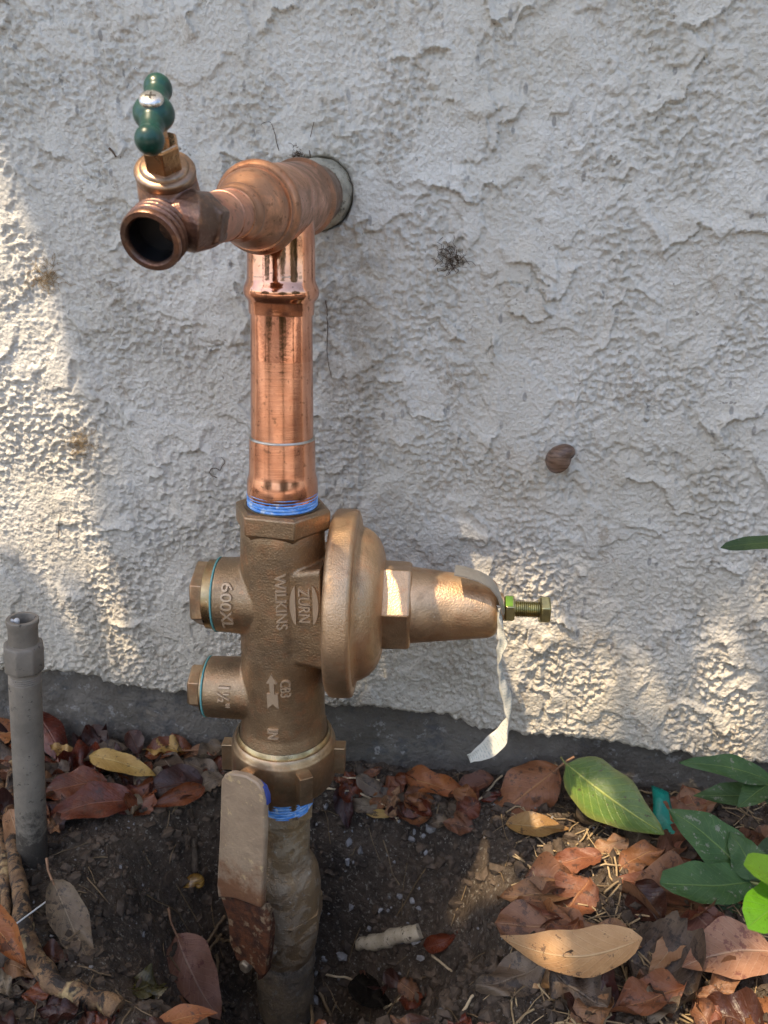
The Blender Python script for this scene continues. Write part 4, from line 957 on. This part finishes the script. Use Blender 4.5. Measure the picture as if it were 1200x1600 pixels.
SP = [  # base, tip, width px, material, label, options
 ((868, 1214), (766, 1296), 92, 'rust', 'sunlit rust-orange leaf propped up beside the fallen green leaf', dict(face=.75, arch=.03, cup=-.12, wav=.10, stem=16, lift=.006)),
 ((790, 1292), (888, 1300), 42, 'yellow', 'yellow and orange leaf lying under the propped-up rust leaf', dict(face=.4, lift=.004)),
 ((879, 1256), (1028, 1368), 92, 'green', 'large glossy green fallen leaf with yellow midrib and curled edge', dict(face=.6, arch=.04, cup=.14, stem=6, lift=.022, name='green_leaf', wav=.02, stemmat='petiole_g')),
 ((915, 1398), (776, 1412), 56, 'brown', 'crumpled brown spotted leaf below the fallen green leaf', dict(wav=.16, cup=.2, tear=.5, lift=.004)),
 ((992, 1549), (776, 1544), 92, 'tan', 'large smooth tan leaf with both ends turned up', dict(face=.55, arch=-.16, cup=.10, lift=.034, wav=.02)),
 ((1205, 1520), (1060, 1545), 118, 'pink', 'wide pinkish tan leaf below the dark green sprig', dict(face=.45, arch=.03, wav=.05, lift=.014)),
 ((1002, 1492), (888, 1462), 62, 'brown', 'mottled brown leaf with black edges above the large tan leaf', dict(wav=.12, tear=.3, lift=.007)),
 ((1085, 1420), (962, 1385), 60, 'rust', 'flat rust-brown leaf tucked under the sprig leaves', dict(wav=.06, lift=.004)),
 ((888, 1478), (812, 1512), 58, 'orange', 'bright orange leaf with dark blotches above the large tan leaf', dict(wav=.14, tear=.3, lift=.004)),
 ((1062, 1470), (1010, 1545), 50, 'tan', 'torn tan leaf between the pinkish leaf and the large tan leaf', dict(tear=.6, wav=.15, lift=.006)),
 ((1080, 1452), (1120, 1500), 70, 'pink', 'dusty pink leaf half under the hanging sprig leaf', dict(lift=.010)),
 ((938, 1352), (848, 1372), 46, 'rust', 'reddish leaf fragment just under the fallen green leaf tip', dict(tear=.5, wav=.15, lift=.003)),
 ((640, 1258), (655, 1300), 32, 'wet', 'small bright red leaf hanging tip down near the wall', dict(face=.7, lift=.004)),
 ((632, 1222), (730, 1250), 40, 'orange', 'rust orange curled leaf against the concrete footing', dict(wav=.2, curl=.5, lift=.006)),
 ((770, 1232), (700, 1262), 40, 'brown', 'rolled brown leaf beside the propped-up rust leaf', dict(curl=.9, lift=.004)),
 ((532, 1228), (545, 1298), 34, 'dark', 'dark drooping leaf next to the blue taped joint', dict(face=.6, wav=.15, lift=.005, stem=14)),
 ((556, 1236), (618, 1266), 34, 'grey', 'flat grey leaf with torn edge near the footing', dict(tear=.5, lift=.005)),
 ((740, 1300), (692, 1288), 40, 'brown', 'small crumpled brown leaf with straw stuck beneath it', dict(wav=.25, cup=.3, lift=.003)),
 ((572, 1290), (620, 1292), 14, 'yellow', 'thin yellow leaf sliver on the dark soil', dict(lift=.002, shape='lance')),
 ((-12, 1150), (80, 1140), 46, 'orange', 'light orange leaf behind the grey plastic riser', dict(face=.6, lift=.010)),
 ((66, 1132), (118, 1222), 52, 'wet', 'purple-brown glossy leaf leaning beside the grey plastic riser', dict(face=.6, lift=.008, cup=-.2)),
 ((170, 1238), (62, 1262), 56, 'wet', 'glossy rust-red leaf touching the grey plastic riser', dict(face=.45, arch=.05, lift=.010)),
 ((215, 1262), (72, 1292), 62, 'wet', 'long glossy red-brown leaf lowest in the pile by the riser', dict(face=.5, arch=.10, lift=.006, cup=.2)),
 ((145, 1222), (250, 1254), 40, 'yellow', 'pointed ochre leaf lying on top of the red leaves', dict(face=.5, lift=.016, wav=.08)),
 ((200, 1184), (132, 1204), 30, 'grey', 'grey-brown boat shaped leaf near the footing', dict(curl=.6, lift=.010)),
 ((290, 1182), (224, 1180), 34, 'yellow', 'wrinkled ochre leaf against the footing left of the valve', dict(wav=.18, lift=.008, stem=18)),
 ((318, 1228), (225, 1250), 62, 'dark', 'dark red wet leaf in the pile left of the lever', dict(lift=.006)),
 ((322, 1250), (238, 1280), 36, 'wet', 'red-orange curled leaf at the edge of the pit', dict(curl=.4, lift=.008)),
 ((150, 1128), (160, 1178), 40, 'dark', 'dark red leaf standing against the footing beside an ochre scrap', dict(face=.8, lift=.004)),
 ((205, 1136), (222, 1176), 34, 'dark', 'dark red leaf standing against the footing above the ochre leaf', dict(face=.8, lift=.004)),
 ((118, 1198), (80, 1176), 28, 'yellow', 'small ochre leaf scrap close to the riser', dict(tear=.6, wav=.2, lift=.010)),
 ((88, 1412), (152, 1566), 66, 'grey', 'tan leaf freckled with black lying above the fallen branch', dict(face=.65, arch=.05, curl=.3, stem=16, lift=.008, cup=.15)),
 ((276, 1472), (345, 1606), 84, 'pink', 'pinkish leaf with red blotches and long stalk at the pit edge', dict(face=.6, arch=.03, stem=20, lift=.006, cup=.06)),
 ((-25, 1475), (52, 1570), 58, 'orange', 'orange-tan leaf curling over the fallen branch', dict(face=.5, curl=.9, lift=.020)),
 ((20, 1298), (46, 1402), 38, 'tan', 'orange-tan strip of leaf behind the fallen branch', dict(face=.5, lift=.004, shape='round')),
 ((205, 1545), (255, 1540), 60, 'olive', 'slimy olive leaf in the wet soil beside the pinkish leaf', dict(wav=.2, lift=.003)),
 ((60, 1500), (108, 1512), 46, 'dark', 'purple wrinkled leaf beneath the freckled tan leaf', dict(wav=.25, lift=.003)),
 ((664, 1512), (716, 1494), 32, 'wet', 'wet red-brown leaf beside the pale wood piece', dict(curl=.5, lift=.004)),
 ((600, 1535), (630, 1560), 30, 'dark', 'small dark red leaf at the puddle edge', dict(lift=.004)),
 ((240, 1610), (340, 1585), 40, 'orange', 'reddish orange leaf under the tip of the pinkish leaf', dict(lift=.003)),
]
LEAVES = [litter(a, b, w, mt, lb, **kw) for a, b, w, mt, lb, kw in SP]
# the rest of the litter: leaves alike but for their place
ZONES = [([(0, 1140), (60, 1140), (330, 1165), (345, 1240), (300, 1285), (60, 1300), (0, 1320)], 44, ('dark', 'dark', 'wet', 'brown', 'wet', 'grey'), 'leaf in the heap between the grey riser and the valve', 'leaves heaped left of the valve', (36, 86)),
         ([(520, 1212), (760, 1222), (780, 1262), (700, 1296), (540, 1262)], 26, ('dark', 'brown', 'wet', 'rust', 'grey'), 'leaf along the concrete footing right of the valve', 'leaves along the footing', (22, 52)),
         ([(880, 1225), (1060, 1235), (1200, 1260), (1200, 1420), (1060, 1400), (960, 1330), (900, 1260)], 24, ('rust', 'brown', 'tan', 'grey', 'brown'), 'leaf under the dark green sprig', 'dry leaves round the sprig', (50, 110)),
         ([(820, 1360), (960, 1400), (1100, 1430), (1210, 1450), (1210, 1620), (900, 1620), (760, 1600), (830, 1500)], 26, ('brown', 'rust', 'tan', 'grey', 'brown', 'dark'), 'leaf in the litter around the large tan leaf', 'dry leaves right of the pit', (70, 150)),
         ([(0, 1430), (80, 1560), (200, 1590), (360, 1605), (360, 1640), (-20, 1640)], 24, ('dark', 'brown', 'wet', 'grey', 'dark'), 'leaf around the fallen branch', 'wet leaves by the branch', (30, 66)),
         ([(480, 1560), (780, 1560), (780, 1640), (480, 1640)], 12, ('dark', 'brown', 'wet'), 'leaf scrap on the near rim of the pit', 'leaf scraps on the pit rim', (26, 50))]
rz = random.Random(21)
for P, cnt, pal, lb, gp, (s0, s1) in ZONES:
    xs = [p[0] for p in P]; ys = [p[1] for p in P]; k = 0
    while k < cnt:
        x, y = rz.uniform(min(xs), max(xs)), rz.uniform(min(ys), max(ys))
        if not inpoly(x, y, P): continue
        a = rz.uniform(0, 6.28); l = rz.uniform(s0, s1); mt = rz.choice(pal); te = rz.choice((0, .2, .6)); cu = rz.choice((0, .35, .9))
        w0 = dict(dark='dark maroon', wet='glossy red-brown', brown='mottled brown', grey='grey-brown', rust='rust-orange', tan='light tan', pink='dull pink')[mt]; w1 = 'ragged ' if te > .5 else ('curled ' if cu else '')
        litter((x-.5*l*math.cos(a), y-.35*l*math.sin(a)), (x+.5*l*math.cos(a), y+.35*l*math.sin(a)), l*rz.uniform(.45, .8), mt, w1+w0+' '+lb, gp,
               face=rz.uniform(.0, .6), lift=rz.uniform(.001, .006), wav=rz.uniform(.08, .26), cup=rz.uniform(-.25, .30), arch=rz.uniform(-.08, .14), tear=te, curl=cu, shape=rz.choice(('ovate', 'lance', 'round')))
        k += 1

# ------------------------------------------------------------------ living plants on the right
def air_leaf(root, b, t, wpx, mat, n=None, **kw):
    b, t = np.asarray(b), np.asarray(t); mid = (b+t)/2
    n = unit(-unit(mid-CAM)*.75+np.array([0, 0, .55])) if n is None else unit(n)
    d = unit(t-b); n = unit(n-d*(n@d)); s = np.cross(n, d); a = np.array(proj(mid)[:2]); q = np.array(proj(mid+s*.01)[:2])
    w = wpx/(max(np.linalg.norm(q-a), 4)/.01); LN[0] += 1
    m = MB(); blade(m, b, t, w, n, seed=LN[0]*7, **kw); o = m.build('leaf', M['leaf'][mat], root, smooth=180, fixn=False); return o
def make_sprig():
    N1 = at_d(1172, 1378, .575); N2 = at_d(1206, 1222, .60); foot = hit(1290, 1470)
    g = empty('leafy_sprig', foot, 'dark green leafy sprig reaching in over the leaf litter', 'plant')
    m = MB(); m.tube([foot, foot*.4+N1*.6+np.array([.015, 0, .01]), N1], [.0022, .0018, .0012], 8); m.tube([foot, foot*.5+N2*.5+np.array([.03, .01, .02]), N2], [.0022, .0018, .0012], 8)
    m.build('stem', M['petiole_g'], g)
    for b, t, w, kw in ((N1, at_d(1043, 1264, .600), 82, {}), (N1, at_d(1031, 1380, .555), 72, dict(shape='round')), (N1, at_d(1134, 1526, .545), 66, {}), (N1, at_d(1232, 1300, .60), 60, {}),
                        (N2, at_d(1060, 1192, .595), 46, dict(arch=.10)), (N2-np.array([0, 0, .012]), at_d(1082, 1244, .61), 44, {}), (N2, at_d(1152, 1262, .575), 56, {}), (N2, at_d(1262, 1300, .56), 70, {}), (N1, at_d(1215, 1490, .56), 64, {}), (N1+np.array([.004, 0, .004]), at_d(1140, 1300, .585), 60, {})):
        air_leaf(g, b, t, w, 'dgreen', **dict(dict(arch=.07, cup=.10, wav=.05), **kw))
    f2 = hit(1420, 1500); s = empty('young_shoot', f2, 'young shoot with bright lime green leaves at the right edge', 'plant')
    top = at_d(1262, 850, .42); nd = at_d(1262, 1400, .36)
    m = MB(); m.tube([f2, nd, at_d(1275, 1100, .39), top], [.0024, .0020, .0016, .001], 8); m.build('stem', M['petiole_g'], s)
    for b, t, w, mt in ((nd, at_d(1162, 1352, .34), 66, 'lime'), (nd, at_d(1168, 1450, .33), 88, 'lime'), (top, at_d(1126, 856, .40), 26, 'dgreen')):
        air_leaf(s, b, t, w, mt, arch=.05, cup=.12, wav=.02, shape='round')
make_sprig()

# ------------------------------------------------------------------ snails, sticks, scraps
def shell(name, c, axis, ref, size, mat, label, hgt=.55, turns=3.0):
    ax, e1, e2 = frame(axis, ref); m = MB(); Rg = []; n = 120; sg = 20
    b = .30
    for i in range(n+1):
        th = turns*2*math.pi*i/n; Rr = size*math.exp(b*(th-turns*2*math.pi)); tr = Rr*.62
        rad = e1*math.cos(th)+e2*math.sin(th); cen = np.asarray(c)+rad*Rr*.40+ax*(hgt*(size-Rr))
        Rg.append([cen+(rad*math.cos(2*math.pi*j/sg)+ax*math.sin(2*math.pi*j/sg)*1.05)*tr for j in range(sg)])
    m.rings(Rg, True, True, True); o = m.build(name, mat, smooth=60); tag(o, label, 'snail'); return o
def make_small():
    p = at_y(882, 706, -.0135)
    shell('garden_snail', p, unit(np.array([.52, -.70, -.36])), np.cross([0, 1., 0], unit(np.array([.52, -.70, -.36]))), .0178, M['shell'], 'brown garden snail stuck to the stucco wall', hgt=.34)
    q = hit(312, 1388); shell('empty_snail_shell', q+np.array([0, -.002, .008]), unit(np.array([.35, -.75, .45])), np.cross([0, 0, -1.], unit(np.array([.35, -.75, .45]))), .0135, M['shell_gold'], 'golden brown snail shell lying in the pit by the lever')
    def stick(name, P, r, mat, label, cat='twig', group=None, lift=.003, wob=.0006, seg=9):
        Q = [hit(a, b) for a, b in P]; rr = random.Random(int(P[0][0]*7+P[0][1])); pts = []; rad = []
        n = (len(Q)-1)*6
        for i in range(n+1):
            f = i/n*(len(Q)-1); k = min(int(f), len(Q)-2); u = f-k; x = Q[k]*(1-u)+Q[k+1]*u
            x = x+np.array([0, 0, lift]); x[2] = max(x[2], float(zg(x[0], x[1], False))+lift*.6)
            pts.append(x+np.array([rr.uniform(-1, 1) for _ in range(3)])*wob)
            rv = (r if not hasattr(r, '__len__') else np.interp(f, range(len(r)), r)); rad.append(rv*(1+rr.uniform(-.12, .12)))
        m = MB(); m.tube(pts, rad, seg); o = m.build(name, mat, smooth=70); tag(o, label, cat, group); return o
    stick('fallen_branch', [(22, 1205), (18, 1300), (32, 1400), (48, 1488), (82, 1548), (130, 1570), (186, 1588)], [.0045, .0054, .0058, .0062, .0062, .0062, .0068], M['bark'], 'bent mottled fallen branch in front of the grey riser', 'branch', lift=.008, wob=.0014, seg=16)
    stick('split_bark', [(2, 1215), (2, 1300), (8, 1370), (12, 1440)], [.004, .0052, .005, .003], M['bark'], 'pale split strip of bark alongside the fallen branch', 'bark', lift=.007)
    stick('rotten_wood', [(556, 1486), (585, 1480), (620, 1470), (657, 1464)], [.0048, .0066, .0070, .0058], M['bone'], 'pale rotten wood piece lying in the pit', 'wood', lift=.006, wob=.0010, seg=12)
    stick('dark_twig', [(304, 1312), (306, 1366)], [.0026, .0030], M['barkdark'], 'stubby dark twig standing behind the golden snail shell', lift=.004)
    stick('pale_straw', [(6, 1490), (48, 1458), (92, 1424)], .0006, M['white'], 'straight white straw across the fallen branch', 'straw', lift=.016, wob=.0001)
    for i, P in enumerate([[(492, 1234), (560, 1242), (610, 1268), (622, 1288)], [(622, 1282), (650, 1262), (678, 1240)], [(714, 1280), (752, 1250), (784, 1216)], [(505, 1526), (545, 1532), (590, 1546)], [(640, 1556), (600, 1580)],
                            [(722, 1590), (738, 1560)], [(520, 1218), (600, 1224), (660, 1228)], [(672, 1495), (705, 1522)]]):
        stick('dry_stalk', P, .0010, M['straw_pale'], 'pale dry stalk on the soil right of the valve', 'straw', 'dry stalks right of the valve', wob=.0005, seg=6)
    for i, P in enumerate([[(346, 1468), (328, 1492), (318, 1540), (330, 1575)], [(352, 1440), (322, 1484), (308, 1500)], [(340, 1500), (338, 1560), (352, 1590)], [(336, 1470), (350, 1478), (372, 1480)], [(500, 1560), (520, 1600)], [(486, 1580), (490, 1620)]]):
        stick('exposed_root', P, [.0016, .0012, .0010, .0008][:len(P)], M['root'], 'thin pale root exposed in the pit around the valve pipe', 'root', 'roots round the valve pipe', lift=.006, wob=.0009, seg=7)
    # teal scrap
    a, b, c, d = [hit(*q)+np.array([0, 0, l]) for q, l in (((1014, 1254), .018), ((1020, 1308), .004), ((1066, 1320), .004), ((1040, 1262), .016))]
    m = MB(); n = 8; V = []
    for i in range(n+1):
        for j in range(n+1):
            u, v = i/n, j/n; p = (a*(1-u)+b*u)*(1-v)+(d*(1-u)+c*u)*v
            V.append(p+np.array([0, -.004, .003])*math.sin(u*5+v*3)+np.array([0, -.006, .004])*math.sin(math.pi*v)*math.sin(math.pi*u))
    m.add(V, [[i*(n+1)+j, i*(n+1)+j+1, (i+1)*(n+1)+j+1, (i+1)*(n+1)+j] for i in range(n) for j in range(n)])
    o = m.build('plastic_scrap', M['tealplastic'], smooth=50, fixn=False); md = o.modifiers.new('s', 'SOLIDIFY'); md.thickness = .0006
    tag(o, 'creased teal plastic scrap in the litter beside the sprig', 'plastic scrap')
    # puddle at the bottom of the pit
    w = hit(600, 1535); m = MB(); Rg = []
    m.add([(w[0]+.030*math.cos(k*.2618)*(1+.15*math.sin(2*k*.2618)), w[1]+.020*math.sin(k*.2618)*(1+.2*math.cos(3*k*.2618)), w[2]-.004) for k in range(24)], [list(range(24))])
    o = m.build('puddle', M['water'], smooth=0); tag(o, kind='structure', label='dark wet puddle at the bottom of the pit', cat='puddle')
make_small()

# ------------------------------------------------------------------ rootlets and dry tufts on the wall
def wy(x, z): return -float(stucco(np.array([x*1000.]), np.array([z*1000.]))[0])/1000-.004
def make_wall_bits():
    def wall_fibre(P, r=.0004, par=None, mat='moss', out=.0006):
        pts = []
        for a, b in P:
            p = at_y(a, b, -.005); pts.append(np.array([p[0], wy(p[0], p[2])-out, p[2]]))
        pts = np.array(pts); k = np.linspace(0, len(pts)-1, len(pts)*7); q = np.stack([np.interp(k, range(len(pts)), pts[:, i]) for i in range(3)], 1)
        for _ in range(5): q[1:-1] = (q[:-2]+2*q[1:-1]+q[2:])/4
        q[:, 0] += .0012*fbm(k*.9, k*0+len(pts)*3.1+pts[0, 0]*50, 3, 4); q[:, 2] += .0008*fbm(k*.9, k*0+9+pts[0, 0]*70, 3, 6)
        for a in q: a[1] = min(a[1], wy(a[0], a[2])-.0003)
        m = MB(); m.tube(list(q), np.linspace(r*.62, r*.3, len(q)), 6); return m, pts
    for P, r in (([(486, 250), (484, 225), (492, 190)], .0007), ([(438, 245), (434, 215), (424, 190), (408, 195)], .0005), ([(500, 262), (530, 262), (552, 290)], .0005), ([(508, 470), (514, 510), (512, 545), (518, 590)], .0006),
                 ([(340, 745), (330, 742), (328, 733), (336, 730), (344, 736), (352, 722), (346, 714)], .0007), ([(884, 1130), (886, 1095)], .0005), ([(92, 840), (96, 800)], .0006), ([(170, 232), (186, 246)], .0016)):
        m, pts = wall_fibre(P, r); o = m.build('dry_rootlet', M['moss']); tag(o, 'thin dry dark rootlet clinging to the stucco', 'rootlet', 'rootlets on the wall')
    r = random.Random(3)
    for (cx, cy, s, mt, lb) in ((705, 402, 30, 'moss', 'fuzzy dark tuft of dead roots stuck to the stucco right of the tee'), (70, 430, 34, 'straw', 'brown dry tuft caught in the sunlit stucco left of the spigot'), (128, 695, 30, 'straw', 'brown dry tuft caught in the stucco above the riser coupling'), (466, 240, 18, 'moss', 'dark tuft of dead roots on top of the copper tee at the wall')):
        m = MB()
        for k in range(90):
            a = r.uniform(0, 6.28); l = s*r.uniform(.15, .75); x0, y0 = cx+r.gauss(0, s*.3), cy+r.gauss(0, s*.3); pts = []
            for i in range(5):
                px, py = x0+math.cos(a)*l*i/4, y0+math.sin(a)*l*i/4*1.1; a += r.uniform(-.6, .6)
                p = at_y(px, py, -.005); pts.append(np.array([p[0], wy(p[0], p[2])-.0004-.002*math.sin(math.pi*i/4)*r.random(), p[2]]))
            m.tube(pts, r.uniform(.00008, .00022), 5)
        o = m.build('root_tuft', M[mt]); tag(o, lb, 'root tuft')
make_wall_bits()

# ------------------------------------------------------------------ crumbs of soil, grit and straw that nobody could count
def make_stuff():
    r = np.random.RandomState(4)
    ico = [(0, 0, 1), (.894, 0, .447), (.276, .851, .447), (-.724, .526, .447), (-.724, -.526, .447), (.276, -.851, .447), (.724, .526, -.447), (-.276, .851, -.447), (-.894, 0, -.447), (-.276, -.851, -.447), (.724, -.526, -.447), (0, 0, -1)]
    icf = [(0, 1, 2), (0, 2, 3), (0, 3, 4), (0, 4, 5), (0, 5, 1), (1, 6, 2), (2, 7, 3), (3, 8, 4), (4, 9, 5), (5, 10, 1), (6, 7, 2), (7, 8, 3), (8, 9, 4), (9, 10, 5), (10, 6, 1), (11, 7, 6), (11, 8, 7), (11, 9, 8), (11, 10, 9), (11, 6, 10)]
    ico = np.array(ico); icf = np.array(icf)
    def crumbs(name, n, xr, yr, smin, smax, mat, label, cat, pw=3.0, keep=None):
        x = r.uniform(*xr, n); y = r.uniform(*yr, n)
        if keep is not None: k = keep(x, y); x, y = x[k], y[k]
        n = len(x); s = smin+(smax-smin)*r.rand(n)**pw; z = zg(x, y)+s*.25
        V = ico[None]*(1+1.0*(r.rand(n, 12, 1)-.5))*s[:, None, None]*(1+1.0*(r.rand(n, 1, 3)-.5))+np.stack([x, y, z], 1)[:, None]
        F = (icf[None]+12*np.arange(n)[:, None, None]).reshape(-1, 3)
        me = bpy.data.meshes.new(name); me.from_pydata(V.reshape(-1, 3).tolist(), [], F.tolist()); me.materials.append(mat)
        o = bpy.data.objects.new(name, me); COL.objects.link(o); tag(o, label, cat, kind='stuff')
    crumbs('soil_crumbs', 15000, (-.36, .42), (-.36, .004), .0005, .0048, M['clod'], 'loose dark soil crumbs on the ground', 'soil', 4)
    cx, cy, _ = hit(585, 1345)
    crumbs('pale_grit', 900, (-.3, .36), (-.32, 0), .0004, .0016, M['pebble'], 'tiny pale grit scattered on the soil', 'grit', 3)
    crumbs('grey_pebbles', 60, (cx-.06, cx+.05), (cy-.06, cy+.04), .0012, .0042, M['pebble'], 'loose grey pebbles on the pit slope', 'pebbles', 2)
    def straws(name, n, fn, mat, label, lmin, lmax, rad):
        m = MB(); k = 0; q = random.Random(8)
        while k < n:
            x, y = fn(q); a = q.uniform(0, 6.28); l = q.uniform(lmin, lmax); dz = q.uniform(0, .004); pts = []
            for i in range(4):
                xx, yy = x+math.cos(a)*l*i/3, y+math.sin(a)*l*i/3; a += q.uniform(-.12, .12)
                if yy > .002: yy = .002
                pts.append((xx, yy, float(zg(xx, yy))+.0012+dz*q.random()))
            m.tube(pts, q.uniform(*rad), 5, cap=False); k += 1
        o = m.build(name, mat, smooth=180, fixn=False); tag(o, label, 'straw', kind='stuff')
    def right(q):
        p = hit(q.uniform(800, 1230), q.uniform(1230, 1640)); return p[0], p[1]
    def allover(q): return q.uniform(-.32, .36), q.uniform(-.34, 0)
    straws('straw_litter', 330, right, M['straw'], 'fine dry straw mixed into the leaf litter', .008, .040, (.0003, .0009))
    straws('root_fibres', 420, allover, M['root'], 'fine root fibres and bits on the dark soil', .005, .030, (.0002, .0006))
make_stuff()
